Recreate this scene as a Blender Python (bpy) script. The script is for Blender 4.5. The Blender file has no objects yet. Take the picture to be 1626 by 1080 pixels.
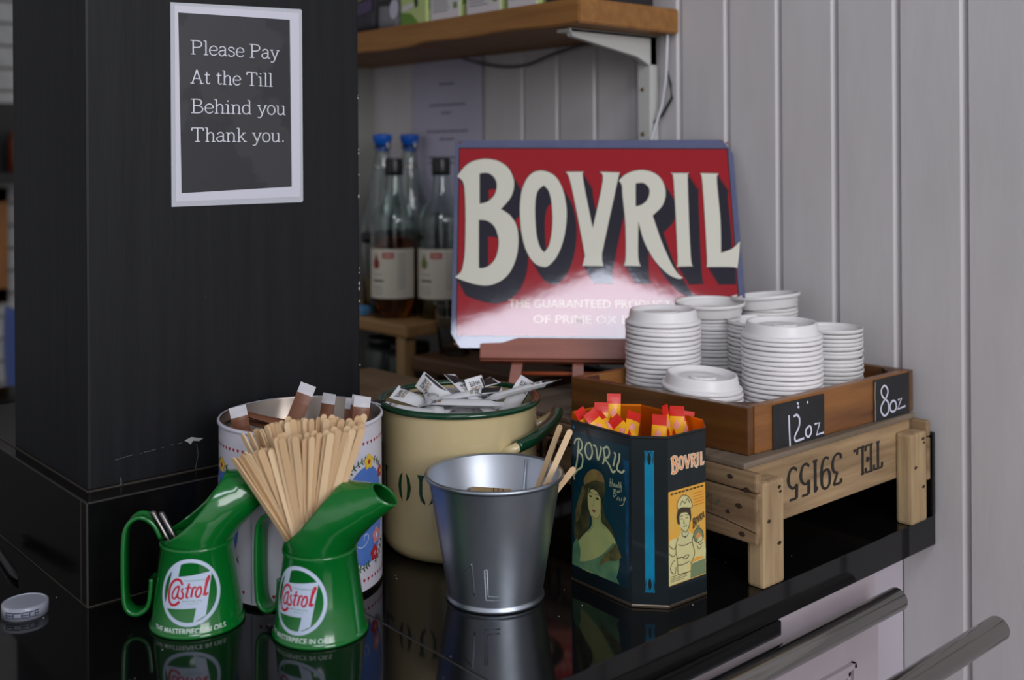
import bpy, bmesh, math, random
from mathutils import Vector, Matrix
from mathutils.geometry import tessellate_polygon
R = random.Random(7)
PI = math.pi
sc = bpy.context.scene
# world axes: X to the right along the boarded wall, Y into that wall, Z up; counter top is z = 0, floor is z = -0.9
# ---------------------------------------------------------------- camera
cd = bpy.data.cameras.new('camera'); cam = bpy.data.objects.new('camera', cd); sc.collection.objects.link(cam); sc.camera = cam
cd.sensor_width = 36; cd.lens = 1740/1626*36
cd.shift_y = -(540-247)/1626
fwd = Vector((-.7523, .6588, 0)); rgt = Vector((.6588, .7523, 0)); up = Vector((0, 0, 1))
roll = -.0065
cx = rgt*math.cos(roll)+up*math.sin(roll); cy = up*math.cos(roll)-rgt*math.sin(roll)
cam.matrix_world = Matrix(((cx.x, cy.x, -fwd.x, .6661), (cx.y, cy.y, -fwd.y, -1.2783), (cx.z, cy.z, -fwd.z, .445), (0, 0, 0, 1)))
cd.dof.use_dof = True; cd.dof.focus_distance = 1.17; cd.dof.aperture_fstop = 3.6
cd.clip_start = .02
# ---------------------------------------------------------------- world, lights, exposure
w = bpy.data.worlds.new('world'); sc.world = w; w.use_nodes = True
bg = w.node_tree.nodes['Background']; bg.inputs[1].default_value = 1
_n = w.node_tree.nodes; _l = w.node_tree.links   # dim shop interior: background graded brighter to the upper right, dark to the left
_t = _n.new('ShaderNodeTexCoord'); _d = _n.new('ShaderNodeVectorMath'); _d.operation = 'DOT_PRODUCT'; _d.inputs[1].default_value = (.58, -.45, .68)
_r = _n.new('ShaderNodeValToRGB'); _m = _n.new('ShaderNodeMapRange'); _m.inputs['From Min'].default_value = -1
_r.color_ramp.elements[0].color = (.05, .05, .055, 1); _r.color_ramp.elements[1].color = (.80, .80, .83, 1)
e_ = _r.color_ramp.elements.new(.5); e_.color = (.15, .15, .16, 1)
_l.new(_t.outputs['Generated'], _d.inputs[0]); _l.new(_d.outputs['Value'], _m.inputs[0]); _l.new(_m.outputs[0], _r.inputs[0]); _l.new(_r.outputs[0], bg.inputs[0])
_s = _n.new('ShaderNodeSeparateXYZ'); _z = _n.new('ShaderNodeMapRange'); _z.inputs['From Min'].default_value = .30; _z.inputs['From Max'].default_value = .62; _z.inputs['To Min'].default_value = 1; _z.inputs['To Max'].default_value = .30   # dimmed overhead like a dark roof, added against wash on the sign
_l.new(_t.outputs['Generated'], _s.inputs[0]); _l.new(_s.outputs['Z'], _z.inputs[0]); _l.new(_z.outputs[0], bg.inputs[1])
def area(name, loc, target, sx, sy, power, col=(1, 1, 1)):
    l = bpy.data.lights.new(name, 'AREA'); l.shape = 'RECTANGLE'; l.size = sx; l.size_y = sy; l.energy = power; l.color = col
    o = bpy.data.objects.new(name, l); sc.collection.objects.link(o); o.location = loc
    o.rotation_euler = (Vector(target)-Vector(loc)).to_track_quat('-Z', 'Y').to_euler(); return o
area('side_fill_light', (2.5, -1.15, 1.1), (-.2, -.2, .15), 1.2, 1.4, 31, (.97, .97, 1))  # unseen fill lamp added to brighten groove facets and right-hand faces
sc.view_settings.view_transform = 'Standard'; sc.view_settings.look = 'None'; sc.view_settings.gamma = 1
sc.view_settings.use_curve_mapping = False; sc.view_settings.exposure = 0.27

# ---------------------------------------------------------------- materials
def lin(c):
    f = lambda v: v/12.92 if v <= .04045 else ((v+.055)/1.055)**2.4
    return (f(c[0]/255), f(c[1]/255), f(c[2]/255), 1)
MATS = {}
def mat(name, col, rough=.5, metal=0, col2=None, scale=20, stretch=(1, 1, 1), bump=0, bscale=None, coat=0, trans=0, ior=1.45, sss=0, emit=0, detail=4, ramp=(.35, .7), spec=None, rough2=None):
    if name in MATS: return MATS[name]
    m = bpy.data.materials.new(name); m.use_nodes = True; nt = m.node_tree; b = nt.nodes['Principled BSDF']; L = nt.links
    c = lin(col); b.inputs['Base Color'].default_value = c
    b.inputs['Roughness'].default_value = rough; b.inputs['Metallic'].default_value = metal
    b.inputs['Coat Weight'].default_value = coat; b.inputs['Coat Roughness'].default_value = .05
    b.inputs['Transmission Weight'].default_value = trans; b.inputs['IOR'].default_value = ior
    if spec is not None: b.inputs['Specular IOR Level'].default_value = spec
    if sss: b.inputs['Subsurface Weight'].default_value = sss; b.inputs['Subsurface Scale'].default_value = .01
    if emit: b.inputs['Emission Color'].default_value = c; b.inputs['Emission Strength'].default_value = emit
    if col2 or bump or rough2 is not None:
        tc = nt.nodes.new('ShaderNodeTexCoord'); mp = nt.nodes.new('ShaderNodeMapping'); mp.inputs['Scale'].default_value = stretch
        L.new(tc.outputs['Object'], mp.inputs['Vector'])
        n = nt.nodes.new('ShaderNodeTexNoise'); n.inputs['Scale'].default_value = scale; n.inputs['Detail'].default_value = detail; n.inputs['Roughness'].default_value = .6
        L.new(mp.outputs[0], n.inputs['Vector'])
        if col2:
            r = nt.nodes.new('ShaderNodeValToRGB'); r.color_ramp.elements[0].color = c; r.color_ramp.elements[1].color = lin(col2)
            r.color_ramp.elements[0].position = ramp[0]; r.color_ramp.elements[1].position = ramp[1]
            L.new(n.outputs['Fac'], r.inputs[0]); L.new(r.outputs[0], b.inputs['Base Color'])
        if rough2 is not None:
            mr = nt.nodes.new('ShaderNodeMapRange'); mr.inputs['To Min'].default_value = rough; mr.inputs['To Max'].default_value = rough2
            L.new(n.outputs['Fac'], mr.inputs[0]); L.new(mr.outputs[0], b.inputs['Roughness'])
        if bump:
            n2 = n
            if bscale:
                n2 = nt.nodes.new('ShaderNodeTexNoise'); n2.inputs['Scale'].default_value = bscale; n2.inputs['Detail'].default_value = 3; L.new(mp.outputs[0], n2.inputs['Vector'])
            bp = nt.nodes.new('ShaderNodeBump'); bp.inputs['Strength'].default_value = bump; bp.inputs['Distance'].default_value = .002
            L.new(n2.outputs['Fac'], bp.inputs['Height']); L.new(bp.outputs[0], b.inputs['Normal'])
    MATS[name] = m; return m
def wood(name, a, b, axis=0, scale=14, rough=.6, **k):
    st = [6, 6, 6]; st[axis] = .5
    return mat(name, a, rough, col2=b, scale=scale, stretch=tuple(st), bump=k.pop('bump', .25), detail=6, ramp=k.pop('ramp', (.3, .72)), **k)

# ---------------------------------------------------------------- mesh helper
class MB:
    def __init__(s): s.v = []; s.f = []; s.mi = []; s.sm = []; s.mats = []
    def m(s, mt):
        if mt not in s.mats: s.mats.append(mt)
        return s.mats.index(mt)
    def add(s, vs, fs, mt, smooth=False, M=None):
        o = len(s.v); i = s.m(mt)
        s.v += [tuple(M @ Vector(v)) if M else tuple(v) for v in vs]
        for f in fs: s.f.append([o+k for k in f]); s.mi.append(i); s.sm.append(smooth)
        return s
    def bm(s, b, mt, smooth=False, M=None):
        b.verts.index_update()
        s.add([v.co.copy() for v in b.verts], [[v.index for v in f.verts] for f in b.faces], mt, smooth, M); b.free(); return s
    def box(s, x0, x1, y0, y1, z0, z1, mt, bev=0, M=None, seg=2):
        b = bmesh.new(); bmesh.ops.create_cube(b, size=1)
        for v in b.verts: v.co = Vector(((x0+x1)/2+v.co.x*(x1-x0), (y0+y1)/2+v.co.y*(y1-y0), (z0+z1)/2+v.co.z*(z1-z0)))
        if bev: bmesh.ops.bevel(b, geom=b.edges[:], offset=bev, segments=seg, affect='EDGES', profile=.6)
        return s.bm(b, mt, False, M)
    def prism(s, poly, z0, z1, mt, bev=0, M=None, smooth=False):
        b = bmesh.new(); vs = [b.verts.new((x, y, z0)) for x, y in poly]; f = b.faces.new(vs)
        r = bmesh.ops.extrude_face_region(b, geom=[f]); 
        for e in r['geom']:
            if isinstance(e, bmesh.types.BMVert): e.co.z = z1
        bmesh.ops.recalc_face_normals(b, faces=b.faces[:])
        if bev: bmesh.ops.bevel(b, geom=b.edges[:], offset=bev, segments=2, affect='EDGES', profile=.6)
        return s.bm(b, mt, smooth, M)
    def lathe(s, prof, mt, n=64, M=None, smooth=True, closed=False):
        vs = []; fs = []
        for r, z in prof:
            for k in range(n):
                a = 2*PI*k/n; vs.append((r*math.cos(a), r*math.sin(a), z))
        N = len(prof)
        for i in range(N if closed else N-1):
            j = (i+1) % N
            for k in range(n):
                k2 = (k+1) % n; fs.append((i*n+k, i*n+k2, j*n+k2, j*n+k))
        return s.add(vs, fs, mt, smooth, M)
    def disc(s, r, z, mt, n=64, M=None, flip=False):
        vs = [(r*math.cos(2*PI*k/n), r*math.sin(2*PI*k/n), z) for k in range(n)]
        f = list(range(n)); return s.add(vs, [f[::-1] if flip else f], mt, False, M)
    def sweep(s, pts, sec, mt, upv=(0, 0, 1), smooth=True, caps=True, scales=None, M=None):
        pts = [Vector(p) for p in pts]; n = len(sec); vs = []; fs = []; U0 = Vector(upv)
        for i, p in enumerate(pts):
            t = (pts[min(i+1, len(pts)-1)]-pts[max(i-1, 0)]).normalized()
            a = t.cross(U0)
            if a.length < 1e-4: a = t.cross(Vector((1, .01, 0)))
            a.normalize(); b = a.cross(t).normalized(); k = scales[i] if scales else 1
            for x, y in sec: vs.append(p+a*x*k+b*y*k)
        for i in range(len(pts)-1):
            for k in range(n): fs.append((i*n+k, i*n+(k+1) % n, (i+1)*n+(k+1) % n, (i+1)*n+k))
        if caps: fs += [list(range(n))[::-1], [(len(pts)-1)*n+k for k in range(n)]]
        return s.add(vs, fs, mt, smooth, M)
    def tube(s, pts, r, mt, n=12, scales=None, M=None, upv=(0, 0, 1)):
        return s.sweep(pts, [(r*math.cos(2*PI*k/n), r*math.sin(2*PI*k/n)) for k in range(n)], mt, upv, True, True, scales, M)
    def decal(s, f, outer, mt, off=.0002, holes=(), maxlen=.004, clip=None, smooth=False, M=None):
        loops = [[Vector((x, y, 0)) for x, y in outer]]+[[Vector((x, y, 0)) for x, y in h] for h in holes]
        flat = [v for l in loops for v in l]
        tris = [[(flat[i].x, flat[i].y) for i in t] for t in tessellate_polygon(loops)]
        return s.tris2(f, tris, mt, off, maxlen, clip, smooth, M)
    def tris2(s, f, tris, mt, off=.0002, maxlen=.004, clip=None, smooth=False, M=None):
        vs = []; idx = {}; fs = []
        def vi(p):
            k = (round(p[0], 6), round(p[1], 6))
            if k not in idx: idx[k] = len(vs); vs.append(f(p[0], p[1], off))
            return idx[k]
        st = []
        for t in tris:
            if clip: t = clip(t)
            if len(t) < 3: continue
            for i in range(1, len(t)-1): st.append((t[0], t[i], t[i+1]))
        while st:
            a, b, c = st.pop()
            l = [math.dist(a, b), math.dist(b, c), math.dist(c, a)]; k = l.index(max(l))
            if l[k] > maxlen:
                P = (a, b, c); p, q, r = P[k], P[(k+1) % 3], P[(k+2) % 3]; mm = ((p[0]+q[0])/2, (p[1]+q[1])/2)
                st += [(p, mm, r), (mm, q, r)]
            else: 
                ar = (b[0]-a[0])*(c[1]-a[1])-(b[1]-a[1])*(c[0]-a[0])
                if abs(ar) > 1e-12: fs.append((vi(a), vi(b), vi(c)) if ar > 0 else (vi(a), vi(c), vi(b)))
        return s.add(vs, fs, mt, smooth, M)
    def strokes(s, f, lines, wd, mt, off=.0002, maxlen=.004, M=None, contrast=0, spl=True, smooth=False):
        for li, L in enumerate(lines):
            P = catmull(L) if (spl and len(L) > 2) else L
            q = []
            n = len(P)
            for i in range(n):
                a = P[max(i-1, 0)]; b = P[min(i+1, n-1)]; dx, dy = b[0]-a[0], b[1]-a[1]; l = math.hypot(dx, dy) or 1
                k = wd/2*(1-contrast*(abs(dx)/l)) 
                q.append(((P[i][0]-dy/l*k, P[i][1]+dx/l*k), (P[i][0]+dy/l*k, P[i][1]-dx/l*k)))
            t = []
            for i in range(n-1): t += [[q[i][0], q[i][1], q[i+1][1]], [q[i][0], q[i+1][1], q[i+1][0]]]
            s.tris2(f, t, mt, off+.00001*(li % 7), maxlen, None, smooth, M)
        return s
    def obj(s, name, parent=None, loc=(0, 0, 0), rot=(0, 0, 0), M=None):
        me = bpy.data.meshes.new(name); me.from_pydata(s.v, [], s.f); 
        for x in s.mats: me.materials.append(x)
        me.polygons.foreach_set('material_index', s.mi); me.polygons.foreach_set('use_smooth', s.sm); me.update()
        o = bpy.data.objects.new(name, me); sc.collection.objects.link(o); o.parent = parent
        if M is not None: o.matrix_world = M
        else: o.location = loc; o.rotation_euler = rot
        return o
def catmull(P, n=6):
    out = []
    Q = [P[0]]+list(P)+[P[-1]]
    closed = math.dist(P[0], P[-1]) < 1e-6
    if closed: Q[0] = P[-2]; Q[-1] = P[1]
    for i in range(1, len(Q)-2):
        p0, p1, p2, p3 = Q[i-1:i+3]
        for k in range(n):
            t = k/n; out.append(tuple(.5*(2*b+(c-a)*t+(2*a-5*b+4*c-d)*t*t+(3*b-a-3*c+d)*t**3) for a, b, c, d in zip(p0, p1, p2, p3)))
    out.append(tuple(P[-1])); return out
def clip_rect(x0, x1, y0, y1):
    def c(t):
        for ax, v, sg in ((0, x0, 1), (0, x1, -1), (1, y0, 1), (1, y1, -1)):
            o = []; n = len(t)
            for i in range(n):
                a, b = t[i], t[(i+1) % n]; da, db = (a[ax]-v)*sg, (b[ax]-v)*sg
                if da >= 0: o.append(a)
                if da*db < 0: k = da/(da-db); o.append((a[0]+(b[0]-a[0])*k, a[1]+(b[1]-a[1])*k))
            t = o
            if not t: return t
        return t
    return c
def plane(O, U, N, V=(0, 0, 1)):
    O, U, N, V = Vector(O), Vector(U).normalized(), Vector(N).normalized(), Vector(V).normalized()
    return lambda u, v, o: O+U*u+V*v+N*o
TXT = {}
def text_tris(t, bold=False):
    if t in TXT: return TXT[t]
    cu = bpy.data.curves.new('t', 'FONT'); cu.body = t; cu.size = 1; cu.resolution_u = 3; cu.offset = .012 if bold else 0
    o = bpy.data.objects.new('t', cu); sc.collection.objects.link(o)
    dg = bpy.context.evaluated_depsgraph_get(); me = o.evaluated_get(dg).to_mesh(); me.calc_loop_triangles()
    T = [[(me.vertices[i].co.x, me.vertices[i].co.y) for i in lt.vertices] for lt in me.loop_triangles]
    xs = [p[0] for q in T for p in q]; ys = [p[1] for q in T for p in q]
    o.evaluated_get(dg).to_mesh_clear(); bpy.data.objects.remove(o); bpy.data.curves.remove(cu)
    TXT[t] = (T, min(xs), max(xs), min(ys), max(ys)); return TXT[t]
def text(mb, f, t, x0, y0, x1, y1, mt, off=.0003, bold=True, maxlen=.01, M=None, clip=None, smooth=False):
    T, a, b, c, d = text_tris(t, bold)
    g = lambda p: (x0+(p[0]-a)/(b-a)*(x1-x0), y0+(p[1]-c)/(d-c)*(y1-y0))
    mb.tris2(f, [[g(p) for p in q] for q in T], mt, off, maxlen, clip, smooth, M)
def tag(o, label, cat, group=None, kind=None):
    if label: o['label'] = label
    if cat: o['category'] = cat
    if group: o['group'] = group
    if kind: o['kind'] = kind
    return o
def empty(name, loc=(0, 0, 0), rz=0, label=None, cat=None, group=None):
    o = bpy.data.objects.new(name, None); sc.collection.objects.link(o); o.location = loc; o.rotation_euler = (0, 0, rz); o.empty_display_size = .02
    return tag(o, label, cat, group)
def copy_tree(o, parent=None):
    c = o.copy(); sc.collection.objects.link(c); c.parent = parent
    for ch in list(o.children): copy_tree(ch, c)
    return c
T_ = Matrix.Translation
def Rz(a): return Matrix.Rotation(a, 4, 'Z')
def Rx(a): return Matrix.Rotation(a, 4, 'X')
def Ry(a): return Matrix.Rotation(a, 4, 'Y')
def axes(O, X, Y, Z):
    return Matrix(((X[0], Y[0], Z[0], O[0]), (X[1], Y[1], Z[1], O[1]), (X[2], Y[2], Z[2], O[2]), (0, 0, 0, 1)))

# serif stroke alphabet: strokes ('c' curved / 'l' straight) and serif ticks (x, y, half width)
G = {
'P': (.80, [('l', (.17, 0), (.17, 1)), ('c', (.17, 1), (.42, 1), (.62, .93), (.70, .76), (.62, .58), (.42, .50), (.17, .50))], [(.17, 0, .15), (.1, 1, .1)]),
'l': (.36, [('l', (.18, 0), (.18, 1.02))], [(.18, 0, .14), (.11, 1.02, .08)]),
'e': (.60, [('c', (.08, .36), (.52, .38), (.48, .60), (.30, .68), (.12, .56), (.06, .34), (.12, .10), (.32, -.01), (.54, .12))], []),
'a': (.62, [('c', (.10, .54), (.18, .65), (.34, .68), (.46, .58), (.47, .40), (.47, .12), (.52, .02), (.62, .04)), ('c', (.47, .40), (.26, .38), (.08, .28), (.07, .12), (.20, -.01), (.36, .04), (.47, .18))], []),
's': (.54, [('c', (.44, .52), (.38, .64), (.24, .68), (.10, .60), (.10, .46), (.26, .37), (.42, .28), (.44, .12), (.30, 0), (.16, 0), (.06, .14))], []),
'y': (.66, [('l', (.10, .66), (.34, .04)), ('c', (.58, .66), (.38, .10), (.28, -.18), (.16, -.28), (.05, -.24))], [(.12, .66, .11), (.57, .66, .10)]),
'A': (.84, [('l', (.10, 0), (.40, 1)), ('l', (.40, 1), (.70, 0)), ('l', (.20, .36), (.60, .36))], [(.10, 0, .12), (.71, 0, .13)]),
't': (.44, [('c', (.20, .88), (.20, .40), (.20, .12), (.28, 0), (.42, .06)), ('l', (.06, .66), (.40, .66))], []),
'h': (.70, [('l', (.16, 0), (.16, 1.02)), ('c', (.16, .48), (.28, .64), (.44, .66), (.54, .50), (.54, .20), (.54, 0))], [(.16, 0, .12), (.09, 1.02, .07), (.55, 0, .12)]),
'T': (.84, [('l', (.40, 0), (.40, 1)), ('l', (.06, 1), (.74, 1)), ('l', (.06, 1), (.04, .80)), ('l', (.74, 1), (.76, .80))], [(.40, 0, .15)]),
'i': (.36, [('l', (.18, 0), (.18, .67)), ('l', (.18, .88), (.18, .98))], [(.18, 0, .14), (.10, .67, .08)]),
'B': (.82, [('l', (.17, 0), (.17, 1)), ('c', (.17, 1), (.42, 1), (.60, .92), (.64, .77), (.58, .60), (.40, .53), (.17, .53)), ('c', (.40, .53), (.62, .46), (.72, .28), (.64, .08), (.44, 0), (.17, 0))], [(.12, 0, .1), (.1, 1, .1)]),
'n': (.70, [('l', (.16, 0), (.16, .66)), ('c', (.16, .48), (.28, .64), (.44, .66), (.54, .50), (.54, .20), (.54, 0))], [(.16, 0, .12), (.09, .66, .07), (.55, 0, .12)]),
'd': (.68, [('l', (.52, 0), (.52, 1.02)), ('c', (.52, .52), (.34, .68), (.14, .58), (.07, .34), (.14, .08), (.32, -.01), (.52, .14))], [(.57, 0, .06), (.46, 1.02, .07)]),
'o': (.62, [('c', (.30, .68), (.12, .58), (.06, .34), (.12, .09), (.30, -.01), (.48, .09), (.55, .34), (.48, .58), (.30, .68))], []),
'u': (.70, [('c', (.14, .66), (.14, .40), (.14, .14), (.26, 0), (.42, .04), (.53, .18)), ('l', (.53, 0), (.53, .66))], [(.09, .66, .07), (.48, .66, .07), (.59, 0, .06)]),
'k': (.68, [('l', (.16, 0), (.16, 1.02)), ('l', (.16, .26), (.50, .64)), ('l', (.28, .40), (.56, 0))], [(.16, 0, .12), (.09, 1.02, .07), (.51, .66, .11), (.57, 0, .11)]),
'.': (.34, [('l', (.14, 0), (.14, .10))], []),
'E': (.72, [('l', (.17, 0), (.17, 1)), ('l', (.17, 1), (.62, 1)), ('l', (.62, 1), (.63, .82)), ('l', (.17, 0), (.62, 0)), ('l', (.62, 0), (.65, .2)), ('l', (.17, .52), (.48, .52)), ('l', (.48, .62), (.48, .42))], [(.12, 0, .1), (.12, 1, .1)]),
'L': (.70, [('l', (.17, 0), (.17, 1)), ('l', (.17, 0), (.60, 0)), ('l', (.60, 0), (.63, .22))], [(.12, 0, .1), (.17, 1, .13)]),
'U': (.82, [('c', (.17, 1), (.17, .5), (.18, .2), (.32, .02), (.5, .02), (.64, .2), (.66, .5), (.66, 1))], [(.17, 1, .13), (.66, 1, .12)]),
'3': (.66, [('l', (.10, .98), (.52, .98)), ('l', (.10, .98), (.09, .84)), ('l', (.52, .98), (.30, .60)), ('c', (.30, .60), (.48, .56), (.58, .36), (.52, .12), (.32, 0), (.14, .04), (.08, .18))], []),
'9': (.66, [('c', (.30, 1), (.12, .90), (.08, .66), (.16, .44), (.32, .40), (.48, .50), (.54, .70), (.48, .92), (.30, 1)), ('c', (.54, .70), (.54, .36), (.46, .10), (.30, 0), (.14, .06))], []),
'1': (.46, [('l', (.24, 0), (.24, 1)), ('l', (.24, 1), (.10, .86))], [(.24, 0, .12)]),
'5': (.66, [('l', (.14, .98), (.50, .98)), ('l', (.14, .98), (.12, .55)), ('c', (.12, .55), (.30, .64), (.50, .52), (.56, .30), (.46, .06), (.28, 0), (.10, .10))], []),
' ': (.34, [], [])}
def serif_text(mb, f, t, x, y, h, wd, mt, off=.0003, sx=1.0, contrast=.45, maxlen=.01):
    for ch in t:
        adv, st, se = G[ch]
        for s_ in st:
            L = [(x+p[0]*h*sx, y+p[1]*h) for p in s_[1:]]
            mb.strokes(f, [L], wd, mt, off, maxlen, contrast=contrast, spl=s_[0] == 'c'); off += .000004
        for a, b, hw in se:
            mb.strokes(f, [[(x+(a-hw)*h*sx, y+b*h), (x+(a+hw)*h*sx, y+b*h)]], wd*1.0, mt, off, maxlen, contrast=.45)
        x += adv*h*sx
    return x

# ================================================================ ROOM
white_wall = mat('white_boards', (184, 180, 181), .42, col2=(192, 188, 189), scale=6, stretch=(3, 3, .6), bump=.12, bscale=60, detail=3)
def wall_boards():
    # vertical boards with a raised bead beside each joint; profile along X, extruded in Z
    joints = [.0541-.0885*k for k in range(-8, 16)]  # distances left of the counter corner
    xs = sorted([-j for j in joints]); prof = []
    for x in xs:
        prof += [(x-.0072, 0), (x-.0066, .0004), (x-.0006, .0080), (x+.0004, .0080), (x+.0040, .0005), (x+.0046, 0)]
    prof = [(-1.225, 0)]+[p for p in prof if -1.2 < p[0] < .76]+[(.8, 0)]
    n = len(prof); mb = MB(); vs = [(x, y, z) for z in (-.9, 1.6) for x, y in prof]
    mb.add(vs, [(i, i+1, n+i+1, n+i) for i in range(n-1)], white_wall)
    mb.add([(-1.225, 0, -.9), (.8, 0, -.9), (.8, .08, -.9), (-1.225, .08, -.9), (-1.225, 0, 1.6), (.8, 0, 1.6), (.8, .08, 1.6), (-1.225, .08, 1.6)], [(1, 2, 6, 5), (2, 3, 7, 6), (4, 5, 6, 7), (0, 4, 7, 3)], white_wall)
    tag(mb.obj('wall_back'), None, None, kind='structure')
wall_boards()
tag(MB().box(-4.5, 3.5, -4.5, 1.4, -.94, -.9, mat('floor_grey', (92, 88, 86), .5, col2=(110, 106, 102), scale=5)).obj('floor'), None, None, kind='structure')
tag(MB().box(-1.31, -1.225, -.06, .08, -.9, 1.6, mat('post_white', (150, 150, 146), .5)).obj('trim_1'), None, None, kind='structure')
# painted brick wall far behind on the left
mb = MB(); bw = mat('white_brick', (150, 150, 148), .7, col2=(176, 176, 174), scale=8, bump=.3)
mb.box(-3.26, -3.2, -1.6, 1.4, -.9, 1.8, mat('mortar', (118, 118, 116), .9))
for r in range(36):
    for k in range(13):
        y = -1.6+k*.232+(.116 if r % 2 else 0); mb.box(-3.21, -3.19, y, min(y+.222, 1.4), -.9+r*.075, -.9+r*.075+.066, bw, .003, seg=1)
tag(mb.obj('wall_left'), None, None, kind='structure')
# gable window high behind the camera
E_ = mat('gable_daylight', (235, 240, 255), .5, emit=10)
mb = MB()
pts = [(1.32, -1.75, 2.33), (.93, -2.28, 2.08), (.93, -2.28, 1.82), (1.75, -1.36, 1.82), (1.66, -1.46, 2.14)]
nv = (Vector(pts[2])-Vector(pts[1])).cross(Vector(pts[3])-Vector(pts[1])).normalized()
if nv.dot(Vector((-1, 1, 0))) < 0: nv = -nv
mb.add(pts, [(0, 1, 2, 3, 4)], E_)
wo = tag(mb.obj('window_1'), None, None, kind='structure')
fm = MB(); P3 = [Vector(p) for p in pts]; fw = mat('window_frame_white', (200, 200, 200), .5)
for i in range(5): fm.tube([P3[i]+nv*.01, P3[(i+1) % 5]+nv*.01], .025, fw, 6)
fo = fm.obj('window_frame', wo)

# ================================================================ COUNTER
granite = mat('black_granite', (13, 13, 14), .045, col2=(20, 20, 22), scale=300, rough2=.09, detail=2, ramp=(.6, .75))
granite_e = mat('black_granite_edge', (34, 33, 36), .18, col2=(44, 42, 46), scale=120, detail=2)
ct = empty('worktop', (0, 0, 0), label='polished black stone worktop running from the black pillar to the white boarded wall', cat='worktop')
mb = MB(); mb.box(-1.6, -.0065, -.6840, -.001, -.0365, 0, granite, .0008); mb.obj('slab', ct)
mb = MB(); mb.box(-1.6, -.0065, -1.25, -.6855, -.0365, 0, granite, .0008); mb.obj('slab', ct)
MB().box(-1.6, -.0068, -.6855, -.6840, -.0363, -.0004, mat('joint_filler', (60, 56, 48), .5)).obj('joint', ct)
mb = MB(); mb.box(-.0212, -.004, -1.25, -.325, -.053, -.037, granite, .002); tag(mb.obj('edge_strip'), 'black edge strip under the front of the worktop at the bottom of the view', 'trim')
tag(MB().box(-.95, -.004, -.012, -.0042, .0004, .103, granite, .002).obj('upstand'), 'black stone upstand strip along the boarded wall behind the wooden crate', 'upstand')
cab_m = mat('cabinet_white', (176, 164, 170), .35, col2=(184, 174, 180), scale=10, bump=.04)
cb = empty('base_cabinet', (0, 0, -.9), label='white painted base cabinet under the black worktop beside the tray rails', cat='cabinet')
MB().box(-.6, -.022, -1.2, -.114, 0, .8625, cab_m, .002).obj('body', cb)
mb = MB()
mb.box(-.022, -.016, -.62, -.118, .02, .825, cab_m, .001)
for d, h in ((.055, .006), (.063, .003)):
    for (y0, y1, z0, z1) in ((-.62+d, -.118-d, .825-d-.006, .825-d), (-.62+d, -.118-d, .02+d, .02+d+.006), (-.62+d, -.62+d+.006, .02+d, .825-d), (-.118-d-.006, -.118-d, .02+d, .825-d)):
        mb.box(-.018, -.016+h, y0, y1, z0, z1, cab_m, .001)
mb.obj('door', cb)
tag(MB().box(-.6, -.05, -.112, -.001, -.9, -.038, mat('filler_white', (186, 178, 188), .4, bump=.05, scale=30), .001).obj('filler_panel'), 'narrow white filler panel between the base cabinet and the boarded wall', 'panel')
steel = mat('polished_steel', (190, 188, 182), .13, 1, col2=(170, 168, 162), scale=30, stretch=(1, .05, 1))
def rail(x, y1, label):
    t = empty('tray_rail', (x, y1, -.055), label=label, cat='rail', group='steel tray rails')
    m_ = MB(); n = 32
    def circ(r, y): return [(r*math.cos(2*PI*k/n), y, r*math.sin(2*PI*k/n)) for k in range(n)]
    vs = []; fs = []
    for r, y in ((.0128, -1.1), (.0128, -.0008), (.0120, 0), (.0112, -.0008)): vs += circ(r, y)
    for i in range(3):
        for k in range(n): fs.append((i*n+k, (i+1)*n+k, (i+1)*n+(k+1) % n, i*n+(k+1) % n))
    m_.add(vs, fs, steel, True); m_.add(circ(.0112, -.0008), [list(range(n))[::-1]], steel); m_.obj('tube', t)
    for yy in (-.75, -1.05): b = MB(); b.box(-x-.0155, .004, yy-.004, yy+.004, -.026, -.0127, steel, .001); b.obj('bracket', t)
rail(.0244, -.146, 'polished steel tray rail running closest along the edge of the black worktop')
rail(.1343, -.138, 'polished steel tray rail farther out from the worktop, at the lower right corner')

# ================================================================ PILLAR
pb = mat('pillar_black', (25, 26, 29), .5, col2=(18, 19, 22), scale=9, stretch=(6, 6, .4), bump=.22, spec=.3)
plm = mat('plinth_black', (12, 12, 13), .12, col2=(17, 16, 16), scale=50, rough2=.25, spec=.3)
pl = empty('pillar', (-.575, -.70, 0), label='black painted square pillar standing on the worktop with a laminated notice on it', cat='pillar')
mb = MB()
px0, px1, py0, py1 = -.700, -.4640, -.868, -.537
mb.box(px0, px1, py0, py1, .1034, 1.5, pb, .003)
chip = mat('bare_plaster_chip', (168, 168, 165), .8)
F = plane((px1, py0, 0), (0, 1, 0), (1, 0, 0))
for q in ([(.104, .138), (.112, .1405), (.119, .1385), (.126, .137), (.121, .1345), (.114, .1360), (.111, .1325), (.108, .1355)],):
    mb.decal(F, q, chip, .0004)
L_ = []
x = .028
while x < .104:
    dx = R.uniform(.002, .006); z = .1315+(x-.028)*.065+R.uniform(-.0004, .0004)
    if R.random() < .75: L_.append([(x, z), (x+dx, z+dx*.065)])
    x += dx+R.uniform(0, .002)
mb.strokes(F, L_, .0006, mat('scuff_grey', (84, 86, 90), .7), .0003)
mb.strokes(F, [[(.118, .132), (.1195, .120), (.117, .108), (.117, .1035)]], .0007, mat('scuff_grey', (84, 86, 90), .7), .0003)
mb.strokes(F, [[(.0335, .112), (.0345, .106), (.0325, .1045)]], .0012, mat('scuff_grey', (84, 86, 90), .7), .0003)
for k in range(40):
    a, b = R.uniform(.02, .32), R.uniform(.2, .95); s_ = R.uniform(.0004, .0011); mb.decal(F, [(a, b), (a+s_, b+s_*.3), (a+s_*.4, b+s_)], mat('scuff_grey', (84, 86, 90), .7), .0003)
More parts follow.
